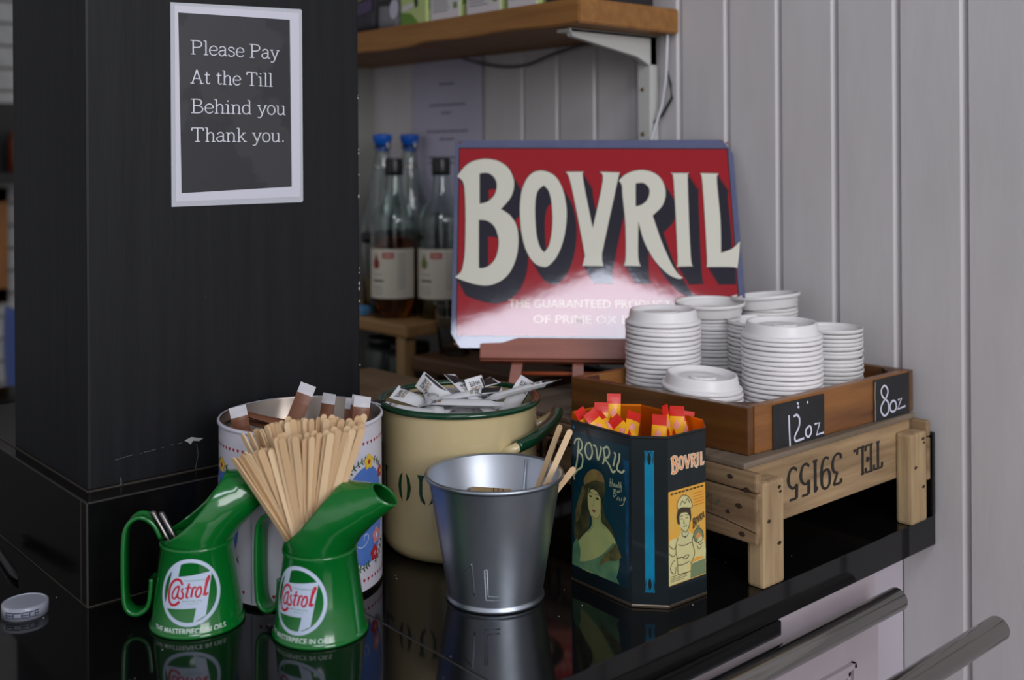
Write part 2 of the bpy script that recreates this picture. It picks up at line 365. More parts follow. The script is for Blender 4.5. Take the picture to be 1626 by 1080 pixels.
for z in [R.uniform(.12, .95) for _ in range(26)]:   # chipped corner arris
    s_ = R.uniform(.0006, .0022); mb.decal(F, [(.3298-s_*.7, z), (.3306, z-s_), (.3306, z+s_*1.6), (.3298-s_*.3, z+s_)], chip, .0005)
mb.obj('shaft', pl, (0.575, .70, 0))
mb = MB(); mb.box(-.95, -.4274, -.8825, -.522, .0004, .1034, plm, .0012)
jm = mat('plinth_joint', (62, 56, 48), .6)
mb.box(-.4445, -.4435, -.8829, -.875, 0.0005, .1030, jm); mb.box(-.4290, -.4272, -.8830, -.8815, 0.0006, .1032, mat('plinth_edge_grey', (58, 56, 54), .4))
mb.box(-.95, -.4274, -.8834, -.8822, 0.0002, .0014, jm); mb.box(-.4278, -.4266, -.8825, -.522, 0.0002, .0012, jm)
mb.box(-.95, -.464, -.8692, -.8672, .1030, .1046, jm); mb.box(-.465, -.4628, -.868, -.537, .1030, .1046, jm)
mb.box(-.95, -.428, -.8828, -.8812, .1028, .1040, mat('plinth_edge_grey', (58, 56, 54), .4)); mb.box(-.4290, -.4270, -.8825, -.522, .1028, .1040, mat('plinth_edge_grey', (58, 56, 54), .4))
mb.obj('plinth', pl, (0.575, .70, 0))

# ---------------------------------------------------------------- laminated notice
nt_ = empty('notice', (px1, py0, .5), label='laminated white bordered notice reading Please Pay At the Till, stuck to the black pillar', cat='sign')
F0 = plane((0, .0045, -.5), (0, 1, 0), (1, 0, 0))
F = lambda u, v, o: F0(u-.0045+.0045, v, o+.0012+.0010*math.sin((u-.09)*20))
lam = mat('laminate_film', (186, 188, 196), .22, coat=.3); pap = mat('notice_paper', (205, 204, 216), .5)
ink = mat('notice_ink', (48, 48, 52), .38, col2=(58, 58, 62), scale=9, ramp=(.48, .52), rough2=.5); txw = mat('notice_letters', (214, 214, 224), .5)
mb = MB(); mb.decal(F, [(.0865, .392), (.2460, .392), (.2475, .394), (.2475, .6165), (.246, .618), (.0865, .6125)], lam, .0001, maxlen=.02, smooth=True)
mb.decal(F, [(.0865, .392), (.2460, .392), (.2475, .394), (.2475, .6165), (.246, .618), (.0865, .6125)], lam, -.0008, maxlen=.02, smooth=True)
mb.obj('laminate', nt_)
mb = MB()
mb.decal(F, [(.0910, .3975), (.2435, .3985), (.2435, .6135), (.0910, .6095)], pap, .0003, maxlen=.02, smooth=True)
mb.decal(F, [(.0975, .4065), (.2322, .4105), (.2310, .6045), (.0950, .6020)], ink, .0005, maxlen=.02, smooth=True)
for t, y in (('Please Pay', .5580), ('At the Till', .5262), ('Behind you', .4940), ('Thank you.', .4626)):
    tw_ = sum(G[c][0] for c in t); target = {'P': .1082, 'A': .1000, 'B': .1165, 'T': .1160}[t[0]]; h = .0148
    serif_text(mb, F, t, .1085, y, h, .0016, txw, .0008, sx=target/(tw_*h), contrast=.35)
mb.obj('sheet', nt_)

# ================================================================ UPPER SHELF
oak = wood('shelf_oak', (150, 104, 54), (122, 80, 38), 0, 10)
sh = MB(); 
b = bmesh.new(); bmesh.ops.create_cube(b, size=1)
for v in b.verts: v.co = Vector((-.816+v.co.x*.815, -.107+v.co.y*.211, .645+v.co.z*.037))
bmesh.ops.subdivide_edges(b, edges=[e for e in b.edges if abs(e.verts[0].co.x-e.verts[1].co.x) > .1], cuts=60, use_grid_fill=True)
for v in b.verts:
    if v.co.y < -.2 and v.co.z < .64: v.co.z += .0012*math.sin(v.co.x*31)+(.003 if v.co.x > -.80 else 0)*min(1, max(0, (v.co.x+.80)*40))-.001; 
bmesh.ops.bevel(b, geom=[e for e in b.edges if e.calc_face_angle(0) > 1], offset=.002, segments=2, affect='EDGES')
sh.bm(b, oak); so = sh.obj('wall_shelf'); tag(so, 'thick oak shelf fixed high on the boarded wall, packs of tea standing on it', 'shelf')
brm = mat('bracket_white', (186, 186, 182), .45); brass = mat('brass_screw', (120, 100, 50), .35, 1)
def bracket(x, label):
    t = empty('shelf_bracket', (x, 0, .6265), label=label, cat='bracket', group='white shelf brackets')
    m_ = MB(); m_.box(-.013, .013, -.022, -.0040, -.30, 0, brm, .002); m_.obj('upright', t)
    m_ = MB()
    P_ = Matrix(((0, 0, 1, 0), (1, 0, 0, 0), (0, 1, 0, 0), (0, 0, 0, 1)))  # prism in (y,z) extruded along x
    m_.prism([(-.004, -.0005), (-.190, -.0005), (-.186, -.012), (-.05, -.034), (-.022, -.046), (-.004, -.046)], .002, .013, brm, .0012, M=P_)
    m_.box(-.013, .013, -.192, -.004, -.006, -.0005, brm, .001)
    m_.prism([(-.004, -.046), (-.022, -.046), (-.020, -.295), (-.004, -.298)], .008, .0135, brm, .001, M=P_)
    m_.obj('arm', t)
    for z in (-.082, -.150, -.26):
        k = MB(); k.lathe([(0.0001, .0018), (.0025, .0015), (.0034, 0)], brass, 16, M=T_((-.002, -.022, z)) @ Rx(PI/2)); k.obj('screw', t)
bracket(-.462, 'white shelf bracket under the right end of the oak shelf'); bracket(-1.262, 'white shelf bracket at the far left end, just past the pillar')
mb = MB(); blk = mat('black_cable', (22, 22, 24), .4); wc = mat('white_cable', (200, 200, 206), .4); gc = mat('grey_cable', (84, 78, 78), .5)
tag(MB().tube([(-.425, -.012, .623), (-.424, -.012, .600), (-.427, -.010, .575), (-.420, -.008, .55), (-.418, -.008, .53), (-.437, -.008, .505), (-.463, -.02, .48), (-.462, -.02, .42)], .0022, blk, 8).obj('cable'), 'black cable hanging from the oak shelf beside the right bracket', 'cable')
tag(MB().tube([(-.419, -.016, .6255), (-.4205, -.016, .59), (-.424, -.014, .56), (-.434, -.012, .52), (-.448, -.02, .47), (-.447, -.022, .41)], .0022, wc, 8).obj('cable'), 'white cable running down the wall beside the right bracket', 'cable')
tag(MB().tube(catmull([(-.90, -.03, .6245), (-.86, -.015, .612), (-.80, -.010, .602), (-.74, -.010, .602), (-.68, -.012, .614), (-.60, -.02, .6235), (-.52, -.03, .6240)]), .0024, gc, 8).obj('cable'), 'grey cable sagging below the oak shelf against the wall', 'cable')
# goods on the shelf (tops are out of frame)
ZS = .6638
def P2(x0, x1, y): return plane((x0, y, ZS), (1, 0, 0), (0, -1, 0))
gy = mat('pouch_grey', (112, 112, 118), .35); dk = mat('pouch_dark', (38, 36, 44), .35); sv = mat('pouch_silver', (178, 176, 190), .3); yl = mat('label_yellow', (196, 168, 52), .5); pu = mat('label_purple', (72, 60, 92), .5)
wt = mat('carton_white', (196, 190, 192), .5); gn = mat('carton_green', (92, 128, 44), .5); gl = mat('carton_pale_green', (168, 184, 118), .5); tx = mat('carton_text_grey', (132, 128, 130), .6); bl = mat('print_black', (24, 24, 26), .4); br = mat('tea_brown', (150, 84, 40), .5)
def pouch(x0, x1, y, d, h, m_, label, draw, rz=0):
    t = MB(); n = 8; vs = []; fs = []
    W = x1-x0
    for i in range(13):
        z = h*i/12; k = 1-.85*(i/12)**2
        for q in range(24):
            a = 2*PI*q/24; ca, sa = math.cos(a), math.sin(a); e = .45
            vs.append((W/2*math.copysign(abs(ca)**e, ca), d/2*k*math.copysign(abs(sa)**e, sa), z))
    for i in range(12):
        for q in range(24): fs.append((i*24+q, i*24+(q+1) % 24, (i+1)*24+(q+1) % 24, (i+1)*24+q))
    fs.append(list(range(24))[::-1]); fs.append([12*24+q for q in range(24)])
    t.add(vs, fs, m_, True); draw(t, lambda u, v, o: Vector((u-W/2, -d/2*(1-.85*(v/h)**2)-o-.0006, v)))
    o = t.obj('pouch', None, ((x0+x1)/2, y+d/2, ZS), (0, 0, rz)); return tag(o, label, 'packet')
def d1(t, f): pass
def d2(t, f):
    t.decal(f, [(.02, .058), (.062, .066), (.062, .10), (.02, .10)], yl, maxlen=.01); t.decal(f, [(.018, .030), (.066, .036), (.064, .056), (.020, .052)], pu, maxlen=.01)
def d3(t, f):
    ci = lambda cx_, cz, rx, rz_: [(cx_+rx*math.cos(a*PI/10), cz+rz_*math.sin(a*PI/10)) for a in range(20)]
    t.decal(f, ci(.034, .076, .021, .022), bl, maxlen=.01); t.decal(f, [(.012, .04), (.044, .038), (.05, .05), (.014, .052)], bl, maxlen=.01); t.decal(f, ci(.058, .03, .013, .017), sv, .0005, maxlen=.01)
    t.strokes(f, [[(.054, .085), (.066, .09), (.066, .10)]], .006, bl)
pouch(-1.125, -1.000, -.195, .07, .19, sv, 'silver white pouch at the left end of the oak shelf, beside the pillar', d1)
pouch(-1.000, -.925, -.200, .06, .19, dk, 'dark coffee pouch with a yellow and purple label on the oak shelf', d2)
pouch(-.918, -.846, -.205, .06, .18, gy, 'grey pouch printed with a black pot on the oak shelf', d3)
def carton(x0, x1, y, d, h, label, kind):
    t = empty('tea_carton', ((x0+x1)/2, y+d/2, ZS), label=label, cat='box', group='tea cartons on the oak shelf'); W = x1-x0
    m_ = MB(); m_.box(-W/2, W/2, -d/2, d/2, 0, h, gl if kind == 0 else wt, .0008)
    f = plane((-W/2, -d/2, 0), (1, 0, 0), (0, -1, 0)); fs_ = plane((W/2, -d/2, 0), (0, 1, 0), (1, 0, 0))
    if kind == 0:
        m_.decal(f, [(.001, .001), (.05, .001), (.03, .018), (.001, .022)], gn, maxlen=.02); m_.decal(f, [(W-.02, .06), (W-.001, .05), (W-.001, h-.002), (W-.02, h-.002)], gn, maxlen=.02)
        m_.decal(f, [(.032+.011*math.cos(a*PI/8), .075+.012*math.sin(a*PI/8)) for a in range(16)], br, .0003, maxlen=.02); m_.decal(f, [(.032+.007*math.cos(a*PI/8), .077+.008*math.sin(a*PI/8)) for a in range(16)], wt, .0005, maxlen=.02)
        m_.decal(f, [(.042, .025), (.049, .03), (.047, .05), (.043, .052), (.038, .04)], bl, .0004, maxlen=.02); m_.decal(f, [(.004, .022), (.036, .028), (.036, .036), (.004, .032)], wt, .0004, maxlen=.02)
    else:
        for i in range(9): m_.decal(f, [(.006, .052-i*.0048), (W*R.uniform(.5, .72), .052-i*.0048), (W*.6, .054-i*.0048), (.006, .054-i*.0048)], tx, maxlen=.03)
        m_.decal(f, [(W-.016, .016), (W-.006, .016), (W-.006, .026), (W-.016, .026)], gn, maxlen=.02)
        m_.decal(f, [(W-.01, .045), (W-.0006, .04), (W-.0006, h-.003), (W-.01, h-.003)], br, maxlen=.02)
    m_.decal(fs_, [(.001, .001), (d-.001, .001), (d-.001, h-.001), (.001, h-.001)], gl, maxlen=.02); m_.decal(fs_, [(.006, .02), (d*.6, .03), (d*.4, h-.01), (.004, h-.004)], gn, .0003, maxlen=.02)
    m_.obj('carton', t)
carton(-.842, -.772, -.204, .04, .15, 'pale green tea carton printed with a cup, next to the grey pouch', 0)
carton(-.766, -.690, -.199, .04, .15, 'white backed tea carton with small print, middle left on the oak shelf', 1)
carton(-.672, -.592, -.199, .04, .15, 'white backed tea carton in the middle of the oak shelf, second of the white ones', 1)
carton(-.574, -.510, -.199, .04, .15, 'white backed tea carton nearest the right end of the oak shelf', 1)
tag(MB().box(-.500, -.425, -.19, -.04, ZS, ZS+.18, mat('black_tin_box', (30, 29, 32), .4), .002).box(-.497, -.428, -.187, -.043, ZS+.15, ZS+.183, mat('black_tin_box', (30, 29, 32), .4), .002).obj('storage_box'), 'black box at the right end of the oak shelf', 'box')

# wall paper sheet
mb = MB(); F = plane((-1.082, -.0045, .335), (1, 0, 0), (0, -1, 0)); wp = mat('paper_lilac', (176, 172, 190), .6)
Fw = lambda u, v, o: F(u, v, o+.0008*math.sin(u*40))
mb.decal(Fw, [(0, 0), (.213, 0), (.213, .291), (0, .291)], wp, 0, maxlen=.03, smooth=True)
for t, x0, x1, y in (('', .085, .13, .245), ('', .055, .165, .205), ('', .09, .12, .190), ('', .045, .17, .155), ('', .085, .13, .140), ('', .05, .165, .105), ('', .05, .165, .095)):
    
    x = x0
    while x < x1: l_ = min(R.uniform(.004, .012), x1-x); mb.decal(Fw, [(x, y), (x+l_, y), (x+l_, y+.0036), (x, y+.0036)], mat('paper_print', (96, 92, 104), .7), .0004, maxlen=.03); x += l_+.0022
tag(mb.obj('paper_sheet'), 'white printed sheet fixed to the boards below the oak shelf', 'paper')
# ================================================================ ENAMEL SIGN AND EASEL
SU, SV = Vector((.70245, .71170, -.00472)), Vector((-.28281, .28521, .91579)); SN = SU.cross(SV)
MS = axes((-.3519, -.2369, .1873), SU, SV, SN)   # sign frame: x along the width, y up the face, z out of it
def smat(*a, **k): return mat(*a, ior=1.5, coat=.5, **k)
sb = smat('enamel_blue_grey', (88, 93, 124), .065, col2=(80, 85, 116), scale=30, bump=.05, bscale=35)
sr = smat('enamel_red', (150, 4, 24), .065, bump=.06, bscale=35, scale=30); sc_ = smat('enamel_cream', (206, 204, 190), .065, bump=.06, bscale=35, scale=30)
sn = smat('enamel_navy', (26, 23, 38), .065, bump=.06, bscale=35, scale=30); sk = smat('enamel_black', (14, 12, 18), .065); rust = mat('rust_edge', (110, 66, 44), .8); st_ = smat('enamel_lettering_cream', (196, 166, 140), .065, bump=.06, bscale=35, scale=30)
BIG = {"B":[[-198.6,248.2],[-188.2,263.4],[-176.7,271.7],[-160.1,275.3],[-141.6,272.4],[-126.2,261.5],[-118.2,245.3],[-117.2,231.0],[-121.8,215.0],[-134.6,198.5],[-121.2,188.7],[-112.1,173.1],[-109.1,152.5],[-111.2,128.8],[-119.3,106.9],[-131.8,93.6],[-147.6,87.2],[-163.6,87.8],[-178.1,91.7],[-188.6,95.6],[-195.5,98.9],[-187.7,105.6],[-184.9,115.0],[-183.1,135.2],[-184.0,183.4],[-186.5,222.1],[-189.9,239.9]],"B1":[[-166.7,252.5],[-156.0,253.6],[-147.6,248.9],[-142.3,239.9],[-141.7,229.2],[-145.0,218.5],[-153.7,209.7],[-165.1,206.2]],"B2":[[-165.3,182.4],[-153.8,181.0],[-143.7,173.1],[-137.8,159.3],[-136.4,145.6],[-139.2,128.6],[-146.9,116.8],[-156.4,111.8],[-162.8,111.7]],"O":[[-79.6,257.1],[-61.3,250.6],[-49.6,232.7],[-43.6,208.0],[-42.6,183.6],[-46.1,156.1],[-54.0,132.3],[-65.1,117.2],[-73.7,113.8],[-85.9,118.8],[-97.4,135.6],[-104.3,159.4],[-107.5,187.0],[-107.6,211.5],[-104.0,232.7],[-94.4,250.6]],"O1":[[-75.0,234.5],[-67.7,225.6],[-63.6,208.0],[-62.1,183.6],[-63.2,162.9],[-66.9,144.1],[-73.3,134.6],[-79.2,142.4],[-83.9,159.4],[-86.2,183.6],[-86.5,208.0],[-83.5,225.6]],"V":[[-43.7,254.9],[-17.3,255.2],[-19.6,245.2],[-6.3,169.9],[8.6,241.6],[4.2,254.9],[32.8,254.1],[29.3,241.6],[9.6,149.5],[6.1,129.2],[7.9,115.2],[-20.7,115.7],[-18.1,127.4],[-18.7,139.2],[-36.4,236.3]],"R":[[31.0,241.6],[41.0,251.2],[55.9,257.0],[72.3,256.6],[86.8,248.7],[94.5,234.5],[95.6,218.6],[90.2,202.9],[76.9,189.0],[81.3,173.5],[88.5,149.7],[98.7,122.9],[107.6,106.3],[115.2,99.1],[108.8,97.8],[94.9,104.6],[79.7,121.1],[69.1,139.5],[62.5,156.4],[57.0,180.4],[55.5,129.4],[58.6,115.4],[35.8,116.0],[38.6,129.3],[38.9,176.9],[35.8,218.6],[35.1,234.5]],"R1":[[54.5,237.3],[65.3,238.0],[72.6,231.0],[73.6,222.2],[69.5,211.6],[61.2,204.6],[53.7,202.9]],"I":[[104.0,253.0],[130.1,253.0],[127.4,241.6],[126.8,129.7],[130.9,115.7],[106.4,115.6],[109.0,127.9],[107.8,241.6]],"L":[[144.1,252.9],[171.1,252.2],[168.0,241.6],[169.8,184.0],[168.1,134.9],[181.6,139.9],[189.9,146.7],[195.0,152.8],[192.1,129.9],[188.8,112.7],[181.8,114.9],[146.3,114.8],[148.8,128.1],[147.8,239.8]]}
HOLES = {'B': ('B1', 'B2'), 'O': ('O1',), 'R': ('R1',)}
def smooth_loop(P):
    # round only where the outline bends gently
    n = len(P); out = []
    for i in range(n):
        p0, p1, p2, p3 = P[i-1], P[i], P[(i+1) % n], P[(i+2) % n]
        def ang(a, b, c): 
            u = (b[0]-a[0], b[1]-a[1]); v = (c[0]-b[0], c[1]-b[1]); d = (u[0]*v[0]+u[1]*v[1])/((math.hypot(*u)*math.hypot(*v)) or 1); return d
        a1, a2 = ang(p0, p1, p2) > .6, ang(p1, p2, p3) > .6
        q0 = p0 if a1 else p1; q3 = p3 if a2 else p2
        if not (a1 or a2): out.append(tuple(p1)); continue
        for k in range(4):
            t = k/4; out.append(tuple(.5*(2*b+(c-a)*t+(2*a-5*b+4*c-d)*t*t+(3*b-a-3*c+d)*t**3) for a, b, c, d in zip(q0, p1, p2, q3)))
    return out
BIGS = {k: smooth_loop(v) for k, v in BIG.items()}
def big_word(mb, f, face, off, sc1=.001, shadow=None, outline=None, tx_=0, ty_=0, sx=1, shear=None, ow=.0016, maxlen=.02, clip=None):
    T = lambda P, dx=0, dy=0: [((p[0]+dx)*sc1*sx+tx_, (p[1]+dy)*sc1+ty_) for p in P]
    for i, ch in enumerate('BOVRIL'):
        o = BIGS[ch]; h = [BIGS[x] for x in HOLES.get(ch, ())]
        if shadow:
            for k in range(1, 9):
                q = k/8; mb.decal(f, T(o, 14*q, -25*q), shadow, off+.00001*k+.0001*0, [T(x, 14*q, -25*q) for x in h], maxlen, clip)
        if outline:
            for L in [o]+h: mb.strokes(f, [T(L+[L[0]])], ow, outline, off+.00020, maxlen, spl=False)
        mb.decal(f, T(o), face, off+.0003, [T(x) for x in h], maxlen)
t = empty('enamel_sign', (-.3519, -.2369, .1873), label='red enamel advertising sign with large cream letters leaning on the wooden easel', cat='sign'); t.matrix_world = MS
mb = MB(); W2, H2 = .1985, .3050
out = [(-.185, 0), (-.1975, .020), (-.2035, H2-.003), (-.2005, H2), (.179, H2), (.1935, H2-.022), (.1985, .014), (.184, 0)]
mb.prism(out, -.0016, 0, sb, .0006)
fs = lambda u, v, o: Vector((u, v, o))
mb.decal(fs, [(-.1906, .0160), (.1895, .0160), (.1862, .2915), (-.1982, .2935)], sk, .00015, maxlen=.05)
mb.decal(fs, [(-.1891, .0175), (.1880, .0175), (.1847, .2897), (-.1966, .2917)], sr, .00022, maxlen=.05)
big_word(mb, fs, sc_, .0003, shadow=sn, outline=sk, clip=clip_rect(-.1935, .1862, .018, .29))
for i, (x0, x1, n_) in enumerate([(.176, .18, 5)]): pass
for tt, x0, x1, y in (('THE GUARANTEED PRODUCT', -.1210, .098, .0560), ('OF PRIME OX BEEF', -.0868, .0680, .0345)): text(mb, fs, tt, x0, y, x1, y+.0118, st_, .0005)
for (x, y, s_) in ((-.196, .302, .004), (-.191, .006, .004), (-.1965, .30, .003), (.185, .2995, .004), (.178, .3035, .003), (-.186, .002, .003), (-.14, .001, .002)):
    mb.decal(fs, [(x-s_*.5, y-s_*.3), (x+s_*.6, y-s_*.5), (x+s_*.3, y+s_*.4), (x-s_*.4, y+s_*.3)], rust, .0003, clip=clip_rect(-W2, W2, 0, H2))
mb.obj('plate', t)
ez = wood('easel_wood', (150, 84, 62), (122, 62, 44), 0, 9, rough=.38)
t = empty('table_easel', (-.3519, -.2369, .1873), label='small reddish wooden easel standing behind the tray and holding up the red enamel sign', cat='easel'); t.matrix_world = MS
ME = T_((-.0265, 0, 0))   # easel centre sits left of the sign's centre
mb = MB(); q = [(-.130, -.016), (.130, -.016), (.130, .004), (.100, .0055), (.080, .012), (-.080, .012), (-.100, .0055), (-.130, .004)]
mb.prism(q, .003, .012, ez, .0012, M=ME); mb.box(-.130, .130, -.018, -.0035, -.012, .006, ez, .001, M=ME); mb.obj('ledge', t)
def bar(name, a, b, wd, th, m_=ez):
    a, b = Vector(a), Vector(b); k = MB(); k.sweep([a, b], [(-wd/2, -th/2), (wd/2, -th/2), (wd/2, th/2), (-wd/2, th/2)], m_, (0, 0, 1), False); return k
Rm = ME
def leg(a, b):
    k = bar('leg', a, b, .0145, .011); k2 = MB(); k2.add(k.v, k.f, ez, False, Rm); k2.obj('leg', t)
# feet reach the top of the crate under the sign (local y about -.073)
leg((-.072, .27, -.010), (-.090, -.0715, -.010)) if 0 else None
leg((-.055, .18, -.0105), (-.088, -.0700, -.0105)); leg((0, .18, -.0105), (-.0005, -.0700, -.0105)); leg((.055, .18, -.0105), (.088, -.0700, -.0105))
k = MB(); k.tube([(-.081, -.028, -.022), (.081, -.028, -.022)], .0028, mat('dowel_orange', (160, 78, 44), .4), 10, M=Rm); k.obj('dowel', t)
Mi = (MS @ ME).inverted()
k = bar('b', Mi @ (MS @ ME @ Vector((0, .15, -.022))), Mi @ ((MS @ ME @ Vector((0, -.06, -.018))) + Vector((-.075, .075, .0))*.55 + Vector((0, 0, -.008))), .014, .010); k2 = MB(); k2.add(k.v, k.f, ez, False, Rm); k2.obj('leg', t)

# ================================================================ WEATHERED CRATE, TRAY
cw = wood('crate_pine_x', (158, 130, 98), (98, 74, 50), 0, 11, rough=.75, bump=.5); cwy = wood('crate_pine_y', (170, 142, 106), (112, 88, 62), 1, 11, rough=.75, bump=.5); cwz = wood('crate_pine_z', (184, 158, 120), (132, 106, 76), 2, 10, rough=.75, bump=.4)
cwg = wood('crate_grey_plank', (128, 112, 96), (98, 82, 66), 1, 9, rough=.8, bump=.5)
nailm = mat('nail_rust_stain', (52, 34, 24), .9); stn = mat('stencil_black', (34, 30, 28), .8)
t = empty('wooden_crate', (-.0075, -.352, 0), rz=-.012, label='upturned weathered pine crate stencilled TEL. 39155, standing on the worktop under the brown tray', cat='crate')
cwid, clen = -.425, .325
def cpart(name, fn):
    k = MB(); fn(k); return k.obj(name, t)
def stains(k, f, pts):
    for x, y, s_ in pts:
        k.decal(f, [(x-s_*1.1+R.uniform(-.001, .001), y), (x-s_*.3, y+s_*.75), (x+s_*.8, y+s_*.5), (x+s_*1.2, y-s_*.1), (x+s_*.3, y-s_*.7), (x-s_*.7, y-s_*.5)], nailm, .0004)
for (x, y) in ((0, 0), (0, .289), (cwid+.02, 0), (cwid+.02, .289)):
    def post(k, x=x, y=y):
        k.box(x-.020, x, y, y+.037, 0, .1085, cwz, .0035)
        if x == 0: stains(k, plane((0, y, 0), (0, 1, 0), (1, 0, 0)), [(.028, .100, .0028), (.010, .068, .003), (.028, .042, .003), (.030, .095, .0022)])
    cpart('leg', post)
def side(k):
    k.box(-.028, -.0204, .001, .322, .0530, .1194, cwy, .001)
    f = plane((-.0204, .322, 0), (0, -1, 0), (1, 0, 0), (0, 0, -1))
    # upside-down stencil: v runs down from the top edge of the board
    serif_text(k, f, 'TEL.', .322-.2600, -.1035, .031, .0050, stn, .0004, sx=.80, contrast=.55)
    serif_text(k, f, '39155', .322-.176, -.1050, .0345, .0056, stn, .0004, sx=1.0, contrast=.5)
cpart('side_board', side)
cpart('side_board', lambda k: k.box(cwid+.0004, cwid+.008, .001, .322, .0530, .1194, cwy, .001))
def endb(y0, y1, txt):
    def f_(k, part):
        z0, z1 = ((.0470, .0990), (.1000, .1195))[part]
        k.box(cwid-.004, .0, y0, y1, z0+.0004, z1, cw, .0022)
        if txt:
            f = plane((-.0, y0, 0), (-1, 0, 0), (0, -1, 0), (0, 0, -1))
            if part == 0:
                serif_text(k, plane((0, y0, 0), (-1, 0, 0), (0, -1, 0), (0, 0, -1)), 'LUE', .262, -.0960, .036, .0055, stn, .0004, sx=1.05, contrast=.35)
                stains(k, plane((0, y0, 0), (-1, 0, 0), (0, -1, 0)), [(.022, .083, .004), (.036, .074, .0032), (.018, .055, .004)])
                k.strokes(plane((0, y0, 0), (1, 0, 0), (0, -1, 0)), [[(-.058, .088), (-.057, .070)], [(-.064, .082), (-.060, .086)], [(-.052, .078), (-.046, .084)]], .0016, mat('faded_green_ink', (76, 96, 84), .8), .0004)
                k.strokes(plane((0, y0, 0), (1, 0, 0), (0, -1, 0)), [[(-.001, .060), (-.02, .0625), (-.05, .066), (-.09, .068)]], .0010, nailm, .0004)
            else: stains(k, plane((0, y0, 0), (-1, 0, 0), (0, -1, 0)), [(.033, .111, .0036), (.012, .1015, .004)])
    for p_ in (0, 1): cpart('end_board', lambda k: f_(k, p_))
endb(-.0100, -.0004, True); endb(.3264, .3345, False)
xs_ = [(-.085, -.0175), (-.150, -.087), (-.228, -.152), (-.296, -.230), (-.362, -.298), (cwid-.002, -.364)]
for i, (a, b_) in enumerate(xs_):
    cpart('top_board', lambda k: k.box(a, b_, -.0066-.0015*(i % 2), .330, .1198, .1264, cwg, .0018))
# brown tray
ZT0, ZT1 = .1268, .1775
tw1 = wood('tray_walnut_x', (104, 66, 30), (70, 40, 18), 0, 8, rough=.33, bump=.1, coat=.3); tw2 = wood('tray_walnut_y', (150, 98, 48), (92, 54, 28), 1, 7, rough=.4, bump=.15, coat=.2); twd = wood('tray_dark_rim', (92, 62, 40), (62, 38, 24), 1, 8, rough=.5)
A_, B_, C_ = Vector((-.0392, -.3325, 0)), Vector((-.0264, -.0160, 0)), Vector((-.2838, -.3537, 0)); D_ = B_+C_-A_
t = empty('wooden_tray', tuple(A_+Vector((0, 0, ZT0))), label='brown varnished wooden tray full of white cup lids, with 12oz and 8oz chalk labels', cat='tray')
TH = .011
def side_bar(a, b, m_, n_in, extra=None, e0=0, e1=0):
    k = MB(); u = (b-a).normalized(); L = (b-a).length; a2 = a+u*e0
    Mx = axes(a2-A_, u, n_in, Vector((0, 0, 1)))
    Mx = axes(a2-A_, u, Vector((-u.y, u.x, 0)), Vector((0, 0, 1))); s_ = 1 if n_in.dot(Vector((-u.y, u.x, 0))) > 0 else -1
    k.box(0, L-e0-e1, min(0, s_*TH), max(0, s_*TH), 0, ZT1-ZT0, m_, .0012, M=Mx)
    if extra: extra(k)
    return k.obj('side', t)
nx = (C_-A_).normalized(); ny = (B_-A_).normalized()
side_bar(A_, C_, tw1, ny); side_bar(B_, D_, tw1, -ny, e0=0, e1=0)
ur = (B_-A_).normalized(); fr = plane((0, 0, -ZT0), ur, Vector((ur.y, -ur.x, 0)))
def labels(k):
    board = mat('blackboard_label', (32, 32, 35), .6, col2=(40, 40, 43), scale=20); chalk = mat('chalk_white', (206, 206, 222), .8); pe = mat('label_paper_edge', (176, 160, 140), .8)
    k.box(.0395, .1305, -.0022, -.0002, -.0080, .0475, board, .0004, M=axes((0, 0, 0), ur, Vector((-ur.y, ur.x, 0)), Vector((0, 0, 1))))
    k.box(.2300, .3035, -.0022, -.0002, -.0055, .0490, board, .0004, M=axes((0, 0, 0), ur, Vector((-ur.y, ur.x, 0)), Vector((0, 0, 1))))
    f = plane((0, 0, -ZT0+.0060), ur, Vector((ur.y, -ur.x, 0)))
    g = lambda L: [[(x/1000, y/1000) for x, y in s_] for s_ in L]
    k.strokes(f, g([[(65.5,154.3),(67.4,120.3)],[(74.0,151.6),(79.8,152.4),(84.4,147.1),(83.2,138.6),(76.1,129.7),(77.2,124.4),(83.0,124.2),(92.5,124.8)],[(102.1,137.0),(96.1,133.6),(96.1,127.8),(100.8,124.9),(105.6,129.2),(104.5,135.2),(100.9,136.9)]]), .0026, chalk, .0026)
    k.strokes(f, g([[(111.7,137.3),(121.0,137.3),(115.2,124.7),(128.9,125.3)], [(80, 166), (83, 163.5)], [(81, 161), (84, 160)], [(98, 164.5), (100, 162.5)]]), .0024, chalk, .0026, spl=False)
    k.strokes(f, g([[(250.1,161.3),(243.2,156.8),(245.9,148.6),(256.8,140.7),(258.1,129.5),(249.7,125.3),(242.4,131.9),(244.4,139.4),(254.1,147.4),(256.9,154.8),(250.1,161.3)],[(268.0,140.7),(261.8,136.8),(262.3,130.5),(267.8,127.3),(274.4,130.2),(273.6,137.5),(268.0,140.7)]]), .0024, chalk, .0026)
    k.strokes(f, g([[(278.7,139.9),(286.5,141.2),(277.7,128.9),(294.8,130.4)]]), .0024, chalk, .0026, spl=False)
    k.strokes(f, g([[(231, 121), (230.5, 130), (231, 142), (229.8, 150), (231, 168)]]), .0010, pe, .0026)
side_bar(A_, B_, tw2, nx, labels, .0112, .0112); side_bar(C_, D_, tw2, -nx, None, .0112, .0112)
k = MB(); q = [A_+nx*.012+ny*.012, B_+nx*.012-ny*.012, D_-nx*.012-ny*.012, C_-nx*.012+ny*.012]; q = [(p.x-A_.x, p.y-A_.y) for p in q]; k.prism(q, .0002, .004, twd); k.obj('base', t)
k = MB()   # dark corner blocks inside
